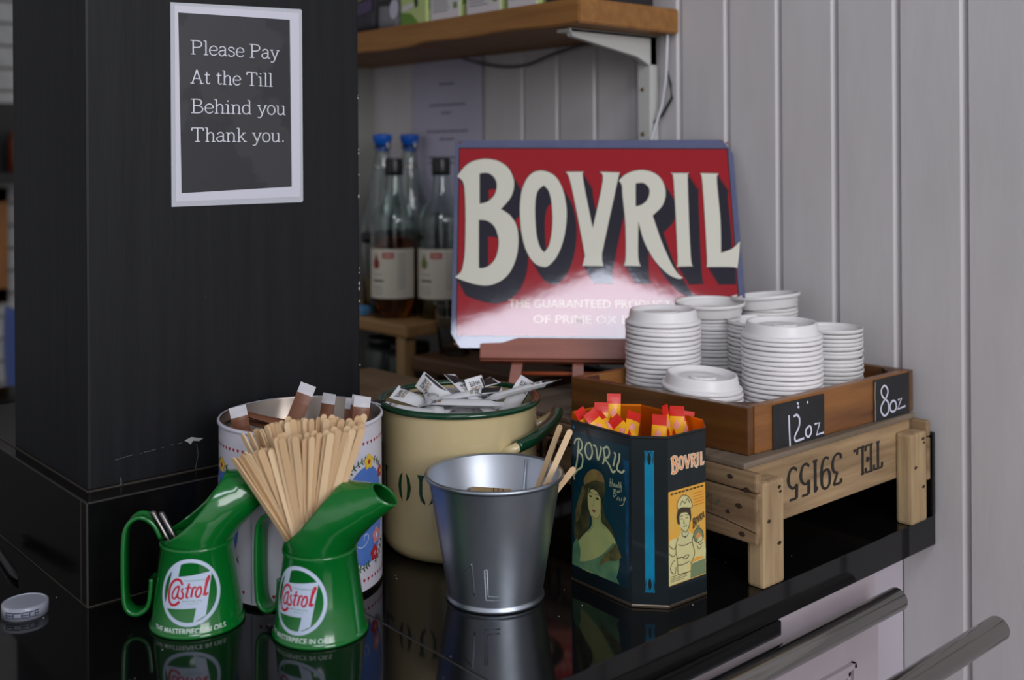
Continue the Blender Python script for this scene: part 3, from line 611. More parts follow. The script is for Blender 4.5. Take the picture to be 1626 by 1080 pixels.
for P, a_, b_ in ((C_, -nx, ny), (B_, nx, -ny), (A_, nx, ny), (D_, -nx, -ny)):
    c0 = P+a_*TH*1.05+b_*TH*1.05-A_; q = [c0, c0+a_*.022, c0+b_*.022]; q = [(p.x, p.y) for p in q]
    if (q[1][0]-q[0][0])*(q[2][1]-q[0][1])-(q[1][1]-q[0][1])*(q[2][0]-q[0][0]) < 0: q = q[::-1]
    kk = MB(); kk.prism(q, .0045, ZT1-ZT0-.0005, twd); kk.obj('corner_block', t)

# ================================================================ CUP LIDS
lidm = mat('lid_white', (226, 223, 224), .32)
lidc = mat('lid_milky', (218, 216, 215), .3)
def lid_mesh(r, m_, hole=True):
    k = MB(); h = .018
    P = [(r-.0016, .0004), (r-.0003, .0004), (r, .0016), (r-.0002, .0042), (r-.0016, .0050), (r-.0034, .0052), (r-.0044, .0068), (r-.0058, h-.0018), (r-.0068, h), (r-.0086, h), (r-.0100, h-.0014), (r-.0112, h-.0052), (r-.0200, h-.0056), (r-.0210, h-.0048), (.0006, h-.0048),
         (.0006, h-.0056), (r-.0215, h-.0056), (r-.0122, h-.0062), (r-.0110, h-.0024), (r-.0085, h-.0010), (r-.0072, h-.0012), (r-.0052, .0062), (r-.0036, .0045), (r-.0020, .0040), (r-.0012, .0030)]
    k.lathe(P, m_, 56, closed=True); k.disc(.0007, h-.0048, m_, 8)
    if hole:
        k.prism([(r*.52+.004*math.cos(a*PI/6), .0022*math.sin(a*PI/6)) for a in range(12)], h-.0048, h-.0040, mat('lid_hole_shade', (150, 148, 152), .5))
        k.prism([(.006+.012*math.cos(a*PI/8)*(1 if math.cos(a*PI/8) > 0 else .2), .016*math.sin(a*PI/8)) for a in range(16)], h-.0056, h-.0022, m_, .0012)
    return k
def stack(x, y, n, pitch, r, m_, desc, group, inv=False, toptilt=None, fan=None):
    proto = None; rr = random.Random(int(x*1e5))
    for i in range(n):
        if proto is None: o = proto = lid_mesh(r, m_).obj('cup_lid')
        else: o = proto.copy(); sc.collection.objects.link(o)
        z = ZT0+.0045+i*pitch; tl = (rr.uniform(-.012, .012), rr.uniform(-.012, .012))
        if fan: tl = (fan[0]*i/n, fan[1]*i/n)
        if toptilt and i == n-1: tl = toptilt
        o.location = (x+rr.uniform(-.0007, .0007), y+rr.uniform(-.0007, .0007), z+(.0185 if inv else 0)+abs(tl[0])*r*.5); o.rotation_euler = (tl[0]+(PI if inv else 0), tl[1], rr.uniform(-.5, .5)-(0 if inv else .7))
        j = n-i; od = 'topmost' if j == 1 else ('%d%s from the top' % (j, {1: 'st', 2: 'nd', 3: 'rd'}.get(j % 10 if j not in (11, 12, 13) else 0, 'th')))
        tag(o, 'white cup lid, %s of %s' % (od, desc), 'lid', group)
stack(-.234, -.243, 20, .0055, .0468, lidm, 'tall left stack beside the enamel sign', 'cup lids in the left stack')
stack(-.144, -.279, 8, .0060, .0466, lidm, 'the short front stack in the tray', 'cup lids in the short front stack', fan=(-.06, .04))
stack(-.0945, -.193, 19, .0055, .0468, lidm, 'big stack right of the front corner', 'cup lids in the big front stack')
stack(-.232, -.152, 22, .0048, .0394, lidc, 'narrow upside-down stack behind the left one', 'upside-down lids in the narrow back stack', inv=True)
stack(-.199, -.076, 23, .0048, .0394, lidc, 'rearmost upside-down stack', 'upside-down lids in the rearmost stack', inv=True)
stack(-.163, -.142, 18, .0052, .0398, lidc, 'upside-down middle stack', 'upside-down lids in the middle stack', inv=True)
stack(-.100, -.083, 17, .0050, .0394, lidc, 'low right-end upside-down stack', 'upside-down lids in the right stack', inv=True)
big = lid_mesh(.0450, lidc).obj('cup_lid', None, (-.230, -.156, ZT0+.0045+22*.0048+.0190), (PI+.03, .02, 0)); tag(big, 'wide white lid lying upside down on the narrow stack behind the left one', 'lid')
big = lid_mesh(.0450, lidc).obj('cup_lid', None, (-.199, -.080, ZT0+.0045+23*.0048+.0195), (PI+.02, -.10, 0)); tag(big, 'wide white lid tilted upside down on the rearmost stack', 'lid')

# ================================================================ THINGS BEHIND
rs = wood('riser_oak', (166, 128, 82), (140, 102, 60), 0, 9, rough=.5); rsz = wood('riser_oak_z', (166, 132, 90), (140, 106, 66), 2, 9, rough=.5)
t = empty('display_riser', (-.8735, -.176, 0), label='low oak riser stand with bottles on it behind the pillar', cat='stand')
k = MB(); k.box(-.52, 0, 0, .160, .130, .154, rs, .006); k.obj('top', t)
for x, y in ((-.034, .004), (-.034, .13), (-.51, .004), (-.51, .13)):
    k = MB(); k.box(x, x+.024, y, y+.024, 0, .1298, rsz, .002); k.obj('leg', t)
dbw = wood('board_dark', (104, 70, 44), (72, 46, 28), 0, 9, rough=.5)
t = empty('plank_shelf', (-.857, -.176, 0), rz=.09, label='low brown plank on blocks behind the cream tin, a tumbler standing on it', cat='shelf')
k = MB(); k.box(0, .285, 0, .105, .078, .105, dbw, .006); k.obj('plank', t)
for x in (.012, .245): k = MB(); k.box(x, x+.03, .02, .085, 0, .0778, dbw, .002); k.obj('block', t)
hs = mat('kraft_card', (126, 100, 72), .85, col2=(104, 80, 56), scale=14, bump=.3)
t = empty('cardboard_box', (-.62, -.385, 0), rz=.04, label='flat brown cardboard box lying on the worktop behind the cream tin', cat='box')
k = MB(); k.box(-.165, .155, -.09, .085, 0, .108, hs, .003); k.obj('body', t)
k = MB(); k.box(-.167, .157, -.092, -.003, .1084, .1105, hs, .0008); k.obj('flap', t); k = MB(); k.box(-.167, .157, -.001, .087, .1084, .1105, hs, .0008); k.obj('flap', t)
# dim things under the riser
dg = mat('jar_dark_green', (46, 56, 48), .3); lg = mat('sponge_green', (96, 104, 52), .8, bump=.4, scale=60)
for i, (x, y, lab) in enumerate([(-.965, -.10, 'dark green jar in shadow under the riser, right hand one'), (-1.055, -.09, 'dark green jar in shadow under the riser, left hand one')]):
    t = empty('storage_jar', (x, y, 0), label=lab, cat='jar', group='jars under the riser'); k = MB(); k.lathe([(.0001, 0), (.036, 0), (.039, .004), (.039, .078), (.033, .088), (.0001, .088)], dg, 32); k.obj('body', t)
    k = MB(); k.lathe([(.0001, .105), (.034, .105), (.036, .102), (.036, .0885), (.0001, .0885)], mat('jar_lid_black', (24, 24, 24), .4), 32); k.obj('lid', t)
tag(MB().box(-1.02, -.95, -.215, -.178, 0, .055, lg, .008).obj('sponge'), 'yellow-green sponge on the worktop in front of the riser', 'sponge')

glass = mat('clear_glass', (232, 240, 238), .03, trans=1, ior=1.45); amber = mat('amber_syrup', (200, 96, 24), .05, trans=.9, ior=1.36, emit=0); pale = mat('pale_syrup', (120, 96, 60), .1, trans=.5, ior=1.36)
plb = mat('bottle_label', (206, 198, 182), .5); redp = mat('label_red', (178, 40, 44), .5); drp = mat('drop_brown_red', (128, 44, 24), .5)
capb = mat('cap_black', (20, 20, 22), .35); blue = mat('stopper_blue', (16, 84, 178), .35)
def shell(prof, th, m_, n=48):   # closed glass wall from an outer profile
    inner = [(max(r-th, .0004), z+(th if i == 0 else 0)) for i, (r, z) in enumerate(prof)]
    k = MB(); k.lathe([(.0004, prof[0][1])]+prof+inner[::-1]+[(.0004, inner[0][1])], m_, n); return k
def syrup(x, y, liq, level, label, rz):
    t = empty('syrup_bottle', (x, y, .1542), rz, label, 'bottle', 'syrup bottles on the riser')
    prof = [(.040, 0), (.0425, .003), (.0425, .165), (.041, .178), (.034, .196), (.022, .212), (.0175, .226), (.0150, .25), (.0140, .262), (.0140, .268)]
    shell(prof, .0018, glass).obj('glass', t)
    k = MB(); k.lathe([(.0004, .0022), (.0404, .0022), (.0404, level), (.0004, level)], liq, 40); k.obj('syrup', t)
    k = MB(); f = lambda u, v, o: Vector(((.0427+o)*math.sin(u/.0427), -(.0427+o)*math.cos(u/.0427), v))
    k.decal(f, [(-.055, .036), (.055, .036), (.055, .125), (-.055, .125)], plb, .0001, maxlen=.008, smooth=True)
    k.decal(f, [(-.008, .108), (.014, .108), (.014, .118), (-.008, .118)], redp, .0004, maxlen=.006)
    k.decal(f, [(-.005, .1118), (.011, .1118), (.011, .1142), (-.005, .1142)], plb, .0006, maxlen=.006)
    k.decal(f, [(-.022, .117), (-.018, .108), (-.014, .100), (-.015, .092), (-.022, .088), (-.029, .092), (-.030, .100), (-.026, .108)], drp if liq is amber else mat('drop_green', (110, 120, 60), .5), .0004, maxlen=.006)
    k.decal(f, [(-.030, .066), (-.006, .066), (-.006, .0695), (-.030, .0695)], mat('label_ink', (60, 54, 50), .6), .0004, maxlen=.006)
    for z in (.078, .056, .050, .044): k.decal(f, [(-.030, z), (-.008, z), (-.008, z+.0014), (-.030, z+.0014)], tx, .0004, maxlen=.006)
    for i in range(11): k.decal(f, [(.020, .054+i*.006), (.034, .054+i*.006), (.034, .0553+i*.006), (.020, .0553+i*.006)], tx, .0004, maxlen=.006)
    k.obj('label', t)
    k = MB(); k.lathe([(.0145, .256), (.0165, .256), (.0168, .262), (.0168, .284), (.0155, .287), (.0004, .287)], capb, 32); k.obj('cap', t)
syrup(-.981, -.123, amber, .145, 'syrup bottle two thirds full of amber syrup with a black cap on the riser', .62)
syrup(-.914, -.066, pale, .05, 'nearly empty syrup bottle with a black cap half hidden by the enamel sign', .62)
def swing(x, y, label):
    t = empty('swing_top_bottle', (x, y, .1542), 0, label, 'bottle', 'swing top bottles on the riser')
    prof = [(.038, 0), (.040, .003), (.040, .15), (.037, .18), (.026, .235), (.0165, .275), (.0140, .300), (.0155, .305), (.0150, .312)]
    shell(prof, .0022, glass).obj('glass', t)
    k = MB(); k.lathe([(.012, .300), (.0130, .3125), (.0150, .314), (.0185, .326), (.0185, .332), (.0004, .334)], blue, 28); k.obj('stopper', t)
    k = MB(); k.tube([(-.016, 0, .272), (-.019, 0, .29), (-.018, 0, .312), (-.010, 0, .333), (.010, 0, .333), (.018, 0, .312), (.019, 0, .29), (.016, 0, .272)], .0012, steel, 6); k.lathe([(.0172, .268), (.0182, .270), (.0172, .272)], steel, 24); k.obj('wire_bail', t)
    k = MB(); k.lathe([(.0403, .168), (.0412, .168), (.0412, .186), (.0403, .186)], capb, 32, closed=True); k.obj('band', t) if 0 else None
    k = MB(); k.lathe([(.0395, .128), (.0410, .128), (.0410, .148), (.0402, .148)], capb, 32); k.obj('band', t)
swing(-1.062, -.092, 'clear swing top bottle with blue stopper, nearest the pillar'); swing(-1.052, -.036, 'clear swing top bottle with blue stopper, behind the amber syrup bottle')
tag(MB().box(-.046, .046, -.012, .012, 0, .020, mat('cloth_blue', (74, 128, 168), .9, bump=.4, scale=80), .006).obj('cleaning_cloth', None, (-1.036, -.162+.0, .1543), (0, 0, .35)), 'folded pale blue cloth on the riser beside the amber bottle', 'cloth') if 0 else None
tag(MB().box(-.060, .0, -.011, .011, 0, .018, mat('cloth_blue', (74, 128, 168), .9, bump=.4, scale=80), .006).obj('cleaning_cloth', None, (-1.014, -.1630+.0, .1543), (0, 0, 0)), 'folded pale blue cloth at the front edge of the riser beside the amber bottle', 'cloth')
t = empty('tumbler', (-.812, -.118, .1054), 0, 'clear glass tumbler standing on the brown plank left of the enamel sign', 'glass')
shell([(.024, 0), (.026, .003), (.034, .085), (.0345, .088)], .0020, glass).obj('glass', t)
k = MB(); k.lathe([(.0240, .0035), (.0245, .006), (.0262, .020), (.0004, .020), (.0004, .0035)], pale, 32); k.obj('dregs', t) if 0 else None
# left background beyond the pillar
t = empty('picture_frame', (-3.186, -.235, -.2), 0, 'wooden framed picture on the white brick wall far left', 'picture')
k = MB(); fw2 = wood('frame_oak', (150, 100, 50), (120, 74, 34), 2, 8)
for a, b_, c, d in ((-.36, -.31, .17, .55), (.04, .09, .17, .55), (-.36, .09, .50, .55), (-.36, .09, .17, .22)): k.box(0, .025, a, b_, c, d, fw2, .003)
k.obj('frame', t); k = MB(); k.box(.0, .008, -.31, .04, .22, .50, mat('picture_paper', (170, 164, 150), .6)); k.obj('print', t)
t = empty('wall_rack', (-3.186, 0, .37), 0, 'dark shelf of small jars on the white brick wall far left', 'shelf')
k = MB(); k.box(0, .16, -.7, .6, 0, .03, mat('rack_dark', (28, 26, 26), .5), .002); k.obj('board', t); k = MB(); k.box(0, .012, -.7, .6, .03, .26, mat('rack_dark', (28, 26, 26), .5)); k.obj('back', t)
for i in range(9):
    y = -.62+i*.125; c = [(120, 84, 40), (88, 40, 30), (100, 96, 60)][i % 3]
    o = MB().lathe([(.0004, 0), (.04, 0), (.042, .004), (.042, .10), (.034, .115), (.034, .135), (.0004, .136)], mat('spice_%d' % (i % 3), c, .3), 20).obj('spice_jar', None, (-3.10, y, .4005))
    tag(o, 'small %s jar on the dark shelf, %s from the left' % (['amber', 'red', 'olive'][i % 3], ['first', 'second', 'third', 'fourth', 'fifth', 'sixth', 'seventh', 'eighth', 'last'][i]), 'jar', 'jars on the far shelf')
cbm = mat('chair_blue', (58, 84, 150), .45)
t = empty('plastic_chair', (-2.62, -.02, -.9), .4, 'blue plastic chair beyond the pillar at the far left', 'chair')
k = MB(); n = 10; vs = []
for i in range(n+1):
    for j in range(n+1):
        u, v = i/n*2-1, j/n; vs.append((u*.22*(1-.25*v**3), -.2+.06*u*u-.08*v, .46+.46*v))
F_ = [(i*(n+1)+j, (i+1)*(n+1)+j, (i+1)*(n+1)+j+1, i*(n+1)+j+1) for i in range(n) for j in range(n)]
vs2 = [(x, y-.012, z) for x, y, z in vs]; N_ = len(vs); bd = [(i, 0) for i in range(n)]+[(n, j) for j in range(n)]+[(n-i, n) for i in range(n)]+[(0, n-j) for j in range(n)]; ix = lambda a: a[0]*(n+1)+a[1]
k.add(vs+vs2, F_+[tuple(q+N_ for q in f[::-1]) for f in F_]+[(ix(bd[i]), ix(bd[i])+N_, ix(bd[(i+1) % len(bd)])+N_, ix(bd[(i+1) % len(bd)])) for i in range(len(bd))], cbm, True); k.obj('backrest', t)
k = MB(); k.box(-.22, .22, -.20, .22, .435, .455, cbm, .008); k.obj('seat', t)
for x, y in ((-.19, -.17), (.19, -.17), (-.19, .19), (.19, .19)): k = MB(); k.tube([(x, y, .436), (x*1.1, y*1.1, 0)], .012, steel, 10); k.obj('leg', t)

# ================================================================ FOREGROUND: OIL JUGS
grn = mat('green_enamel', (6, 102, 36), .16, coat=.6, bump=.03, scale=60, spec=.5); grd = mat('green_enamel_inside', (8, 96, 36), .25)
lwh = mat('logo_white', (186, 200, 222), .3); lre = mat('logo_red', (186, 16, 44), .3); lgr = mat('logo_fine_green', (120, 160, 140), .4); lw2 = mat('logo_text_white', (214, 226, 224), .35)
def jug(loc, rz, label, NZ=.0785):
    t = empty('oil_jug', loc, rz, label, 'jug', 'green oil jugs')
    rb, rt = .0432, .0338
    rad = lambda z: rb+(rt-rb)*(z/NZ)
    k = MB(); k.lathe([(.0004, .0012), (rb-.001, .0012), (rb+.0006, 0), (rb+.0016, .0010), (rb+.0016, .0028), (rb+.0004, .0040), (rad(.006), .006), (rt+.0002, NZ-.0035), (rt+.0012, NZ-.0018), (rt+.0012, NZ), (rt, NZ+.001), (rt-.0012, NZ+.0005), (rt-.0012, NZ-.003), (rad(.006)-.0012, .006), (rad(.004)-.0012, .0028), (.0004, .0028)], grn, 96)
    f = lambda u, v, o: Vector(((rad(v)+o)*math.sin(u/.0385), -(rad(v)+o)*math.cos(u/.0385), v))
    cz = .0415; rx, rz_ = .0292, .0300
    cc = lambda k1, n=64: [(k1*rx*math.cos(2*PI*i/n), cz+k1*rz_*math.sin(2*PI*i/n)) for i in range(n)]
    k.decal(f, cc(1), lwh, .0001, [cc(.885)], maxlen=.0035, smooth=True)
    g = lambda P: [((x-540)/320*rx, cz-(y-475)/365*rz_) for x, y in P]
    k.decal(f, g([(345, 205), (445, 150), (418, 305), (775, 265), (697, 735), (580, 800), (608, 645), (272, 658)]), lwh, .00014, maxlen=.0035, smooth=True)
    for i, (L, wd) in enumerate([([(468, 392), (445, 345), (400, 335), (350, 375), (322, 450), (320, 540), (345, 600), (385, 612), (425, 590), (442, 566)], .0023),
        ([(432, 402), (395, 425), (365, 480), (362, 525), (385, 542), (410, 515), (430, 440)], .0017), ([(436, 400), (422, 490), (428, 530), (448, 530)], .0017),
        ([(478, 425), (462, 450), (478, 490), (472, 530), (442, 538)], .0017), ([(540, 372), (520, 470), (512, 515), (532, 530)], .0019), ([(500, 425), (562, 418)], .0013),
        ([(578, 420), (558, 525)], .0019), ([(566, 450), (590, 418), (612, 425)], .0016), ([(642, 418), (612, 455), (604, 505), (628, 525), (655, 485), (658, 435), (642, 418)], .0017),
        ([(682, 520), (700, 430), (718, 350), (742, 318), (745, 340), (718, 400), (698, 480), (704, 516), (724, 492)], .0016)]):
        k.strokes(f, [g(L)], wd, lre, .00022+i*.000012, .004)
    text(k, f, 'WAKEFIELD', -.0045, cz+.0100, .0150, cz+.0113, lgr, .0003); text(k, f, 'MOTOR OIL', -.0062, cz-.0082, .0120, cz-.0069, lgr, .0003); k.decal(f, [(-.002, cz-.0100), (.008, cz-.0100), (.008, cz-.0096), (-.002, cz-.0096)], lgr, .0003)
    text(k, f, 'THE MASTERPIECE IN OILS', -.0345, .0050, .0320, .0098, lw2, .0002, maxlen=.003)
    k.obj('body', t)
    # pouring scoop: rings from the neck to the spout tip, cut open towards the handle
    rings = [((-rt, NZ), (rt, NZ), rt), ((-.0375, NZ+.018), (.0365, NZ+.004), .0350), ((-.030, NZ+.047), (.0430, NZ+.0130), .0345), ((-.006, NZ+.0620), (.0515, NZ+.0215), .0298), ((.022, NZ+.0648), (.0620, NZ+.0320), .0222), ((.043, NZ+.0655), (.0730, NZ+.0410), .0155), ((.0600, NZ+.0660), (.0830, NZ+.0490), .0110)]
    n = 48; b = bmesh.new(); RG = []
    def lerp(i0, t_):
        a, c = rings[i0], rings[i0+1]; L = lambda p, q: tuple(x+(y-x)*t_ for x, y in zip(p, q)); return (L(a[0], c[0]), L(a[1], c[1]), a[2]+(c[2]-a[2])*t_)
    for i0 in range(len(rings)-1):
        for q in range(4): RG.append(lerp(i0, q/4))
    RG.append(rings[-1])
    prev = None; CUT = [(-rt-.002, NZ+.0030), (-.024, NZ+.0065), (-.012, NZ+.0140), (.002, NZ+.0260), (.0145, NZ+.0420), (.0265, NZ+.0600), (.0280, NZ+.2)]
    def zc(x):
        if x <= CUT[0][0]: return CUT[0][1]
        for (x0, z0), (x1, z1) in zip(CUT, CUT[1:]):
            if x <= x1: return z0+(z1-z0)*(x-x0)/(x1-x0)
        return 9
    for (tp, bt, wy) in RG:
        row = []; mx, mz = (tp[0]+bt[0])/2, (tp[1]+bt[1])/2
        pt_ = lambda a: (mx+(bt[0]-mx)*math.cos(a), wy*math.sin(a), mz+(bt[1]-mz)*math.cos(a))
        am = PI
        for q in range(721):
            p_ = pt_(PI*q/720)
            if p_[2] > zc(p_[0]): am = PI*q/720; break
        for q in range(n+1): row.append(b.verts.new(pt_(-am+2*am*q/n)))
        if prev:
            for q in range(n): b.faces.new((prev[q], prev[q+1], row[q+1], row[q]))
        prev = row
    bmesh.ops.remove_doubles(b, verts=b.verts[:], dist=.00002)
    k = MB(); k.bm(b, grn, True); so_ = k.obj('spout', t)
    md = so_.modifiers.new('thickness', 'SOLIDIFY'); md.thickness = .0011; md.offset = -1; md.use_rim = True
    hp = catmull([(-.0325, 0, NZ+.004), (-.040, 0, NZ+.018), (-.052, 0, NZ+.0245), (-.0630, 0, NZ+.018), (-.0675, 0, NZ), (-.0675, 0, .030), (-.0640, 0, .0150), (-.0550, 0, .0110), (-.0455, 0, .0170), (-.0425, 0, .030), (-.0415, 0, .044)], 5)
    k = MB(); w_ = .0092; sec = [(-w_, -.0014), (-w_+.0016, -.0020), (-w_+.0022, .0002), (w_-.0022, .0002), (w_-.0016, -.0020), (w_, -.0014), (w_, .0014), (w_-.0012, .0020), (-w_+.0012, .0020), (-w_, .0014)]
    k.sweep(hp, sec, grn, (0, 1, 0)) if 0 else k.sweep(hp, [(y, x) for x, y in sec][::-1], grn, (0, 1, 0)); k.obj('handle', t)
    return t
JW = 48.79*PI/180
jug((-.3277+.0, -.8136, 0), JW+5.0*PI/180, 'green oil jug on the left, with two dark metal handles sticking out of it')
jug((-.2301, -.7368, 0), JW-24*PI/180, 'green oil jug on the right, filled with wooden coffee stirrers')
# stirrers
stm = [wood('stirrer_birch_%d' % i, a, b_, 2, 12, rough=.65, bump=.1) for i, (a, b_) in enumerate([((218, 186, 146), (202, 168, 128)), ((208, 174, 134), (190, 156, 116)), ((226, 196, 158), (210, 180, 140))])]
def stirrer_mesh(L, W, T, m_, bend):
    k = MB(); out = []; VV = [0, .002, .006, .012, .018, .1, .2, .35, .5, .65, .8, .9, .982, .988, .994, .998, 1]; n = len(VV)-1
    for v in VV: 
        w_ = W/2
        e = min(v, 1-v)*L
        if e < W/2: w_ = W/2*math.sqrt(max(.22, 1-((W/2-e)/(W/2))**2))
        out.append((v*L, w_, bend*math.sin(v*PI)))
    vs = []; 
    for z, w_, o in out: vs += [(-w_, o-T/2, z), (w_, o-T/2, z), (w_, o+T/2, z), (-w_, o+T/2, z)]
    fs_ = []
    for i in range(n):
        for q in range(4): fs_.append((i*4+q, i*4+(q+1) % 4, (i+1)*4+(q+1) % 4, (i+1)*4+q))
    fs_ += [(0, 3, 2, 1), (n*4, n*4+1, n*4+2, n*4+3)]
    k.add(vs, fs_, m_); return k
protos = {}
def place_stick(bot, top, spin, kind, label, group, L=.178):
    bot, top = Vector(bot), Vector(top); z = (top-bot).normalized(); L0 = L
    key = kind
    if key not in protos:
        o = protos[key] = stirrer_mesh(L0, .0066, .0014, stm[kind % 3], [.001, -.0012, .0006, -.002, .0015, 0][kind % 6]).obj('coffee_stirrer')
    else: o = protos[key].copy(); sc.collection.objects.link(o)
    x = Vector((math.cos(spin), math.sin(spin), 0)); y = z.cross(x).normalized(); x = y.cross(z).normalized()
    P = top-z*L0
    o.matrix_world = axes(P, x, y, z); tag(o, label, 'stirrer', group); return o
J2 = Vector((-.2301, -.7368, 0)); RR, AA = Vector((.6588, .7523, 0)), Vector((-.7523, .6588, 0))
def jp(x, y, z): return J2+RR*x+AA*y+Vector((0, 0, z))
N_ST = 74; rs_ = random.Random(3)
for i in range(N_ST):
    s_ = (i+.5)/N_ST; row = i % 4
    ang = math.atan2(.7523, .6588)
    tx_ = -.078+.122*s_+rs_.uniform(-.002, .002)
    front = row < 2
    ty = (-.018 if front else .012)+(row % 2)*.010+rs_.uniform(-.004, .004)
    tz = .1945-.016*max(0, (.42-s_)/.42)**1.3+rs_.uniform(-.0025, .0025)-(.009*(1-abs(2*s_-1)) if front else 0)-(.012 if front and s_ < .3 else 0)
    # a point low in the neck through which each stick passes
    nx_ = -.030+.040*s_; nz = .088+.010*s_
    ny_ = (-.016 if front else .008)+(row % 2)*.006
    if s_ < .25: ny_ *= .6; ty *= .8
    tpt = jp(tx_, ty, tz); npt = jp(nx_, ny_, nz); d_ = (tpt-npt).normalized(); bpt = tpt-d_*.178
    lab = 'wooden coffee stirrer in the right green jug, %s part, %s row' % (['far left', 'left', 'middle', 'right', 'far right'][min(4, int(s_*5))], 'front' if front else 'back')
    place_stick(bpt, tpt, ang+rs_.uniform(-.35, .35)+(.9 if .52 < s_ < .66 else 0)-(.7 if s_ < .2 else 0), i % 6, lab, 'stirrers in the right oil jug, %s, %s row' % (['far left', 'left', 'middle', 'right', 'far right'][min(4, int(s_*5))], 'front' if front else 'back'))
# two spoon handles in the left jug
J1 = Vector((-.3277, -.8136, 0)); dsm = mat('dull_steel', (120, 116, 116), .25, 1)
for i, (x0, x1) in enumerate(((-.042, -.012), (-.034, -.004))):
    a = J1+RR*x0+AA*(-.004)+Vector((0, 0, .107-.001*i)); b_ = J1+RR*(x1+.02)+AA*.0+Vector((0, 0, .012))
    m_ = MB(); m_.tube([a, a+(b_-a)*.02, a+(b_-a)*.5, a+(b_-a)*.85], .0028, dsm, 12, scales=[.6, 1, .9, .8]); m_.obj('spoon')
    # spoon bowl hidden in the jug
    o = bpy.data.objects['spoon'] if i == 0 else bpy.data.objects['spoon.001']; tag(o, 'dark metal spoon standing in the left green jug, %s of the two' % ('left hand', 'right hand')[i], 'spoon', 'spoons in the left oil jug')

# ================================================================ FLORAL TIN
wtn = mat('tin_white', (204, 202, 214), .35, coat=.3); tin_in = mat('tin_inside', (150, 140, 132), .22, 1, rough2=.35, scale=8); red_h = mat('heart_red', (168, 20, 44), .4); flb = mat('tin_blue', (86, 126, 200), .4, col2=(74, 112, 190), scale=30); flg = mat('leaf_green', (44, 78, 48), .45); fly = mat('flower_yellow', (222, 184, 60), .45); flr = mat('flower_red', (172, 40, 54), .45); flp = mat('flower_pink', (206, 130, 136), .45); flw = mat('flower_pale', (200, 214, 236), .45); metal_e = mat('tin_rim_metal', (120, 116, 112), .3, 1)
t = empty('floral_tin', (-.3495, -.6865, 0), 0, 'white round tin with red hearts and blue floral panels, brown sachets in it', 'tin')
r_ = .0840; h_ = .1735
k = MB(); k.lathe([(.0004, .0016), (r_-.002, .0016), (r_-.001, 0), (r_+.0004, .0014), (r_+.0002, .0045)], metal_e, 96)
k.lathe([(r_, .0045), (r_, h_-.003)], wtn, 96); k.lathe([(r_, h_-.003), (r_+.0014, h_-.002), (r_+.0018, h_), (r_+.0008, h_+.0016), (r_-.0008, h_+.0012)], wtn, 96)
k.lathe([(r_-.0008, h_+.0012), (r_-.0014, h_), (r_-.0012, .0022), (.0004, .0022)], tin_in, 96)
# angle 0 faces the camera
A0 = math.atan2(-(-1.2783+.6865), -(.6661+.3495)) if 0 else math.atan2(-1.2783+.6865, .6661+.3495)
def cyl(r, ang0): return lambda u, v, o: Vector(((r+o)*math.cos(ang0+u/r), (r+o)*math.sin(ang0+u/r), v))
f = cyl(r_, A0)
heart = [(0, -1), (.55, -.35), (.95, .2), (.8, .72), (.42, .86), (0, .5), (-.42, .86), (-.8, .72), (-.95, .2), (-.55, -.35)]
for i in range(76):
    u = (i-38)/76*2*PI*r_
    for z in (.0150, .1535):
        if abs(u+.052) > .006: k.decal(f, [(u+a*.0019, z+b_*.0021) for a, b_ in heart], red_h, .0001, maxlen=.01)
ci = lambda x, y, rx, ry, n=28, ph=0: [(x+rx*math.cos(2*PI*i/n+ph), y+ry*math.sin(2*PI*i/n+ph)) for i in range(n)]
def flower(x, y, s_, m1, m2, off=.0006):
    for q in range(5): k.decal(f, ci(x+s_*.62*math.cos(q*1.257+.3), y+s_*.62*math.sin(q*1.257+.3), s_*.42, s_*.42, 12), m1, off+.00002*q, maxlen=.006)
    k.decal(f, ci(x, y, s_*.3, s_*.3, 10), m2, off+.0003, maxlen=.006)
def spray(pts, s_=.0045):
    k.strokes(f, [pts], .0009, flg, .0004)
    P = catmull(pts, 3)
    for q in range(1, len(P)-1):
        for sg in (-1, 1):
            x, y = P[q]; dx, dy = P[q+1][0]-x, P[q+1][1]-y; l = math.hypot(dx, dy) or 1; dx, dy = dx/l, dy/l; ex, ey = dx*.5-dy*sg*.85, dy*.5+dx*sg*.85
            k.decal(f, [(x, y), (x+ex*s_*.5-ey*s_*.22, y+ey*s_*.5+ex*s_*.22), (x+ex*s_*1.1, y+ey*s_*1.1), (x+ex*s_*.5+ey*s_*.22, y+ey*s_*.5-ex*s_*.22)], flg, .00045, maxlen=.006)
for u0 in (.074, -.105):
    k.decal(f, ci(u0, .080, .036, .050, 48), flb, .0002, maxlen=.005, smooth=True)
    spray([(u0-.034, .112), (u0-.024, .128), (u0-.008, .136), (u0+.006, .138)]); spray([(u0+.010, .136), (u0+.026, .128), (u0+.036, .112)]); spray([(u0-.036, .052), (u0-.024, .034), (u0-.006, .028), (u0+.004, .030)]); spray([(u0+.036, .05), (u0+.028, .036), (u0+.014, .028)])
    flower(u0+.004, .134, .0078, fly, flr); flower(u0-.020, .113, .0068, flw, fly); flower(u0+.006, .104, .0034, fly, fly); flower(u0+.018, .055, .0085, flp, flw); flower(u0+.014, .038, .0080, flr, flp); flower(u0+.030, .118, .0065, flr, fly)
    k.strokes(f, [[(u0-.022, .058), (u0-.010, .050), (u0+.000, .053), (u0+.002, .060), (u0-.004, .061), (u0-.005, .056)]], .0008, flw, .0006)
    k.strokes(f, [[(u0-.024, .064), (u0-.016, .062), (u0-.014, .068), (u0-.019, .070)]], .0008, flw, .0006)
k.strokes(f, [[(-.0520, .006), (-.0520, .168)]], .0010, mat('tin_seam', (150, 146, 156), .4), .0003, .01)
k.obj('body', t)
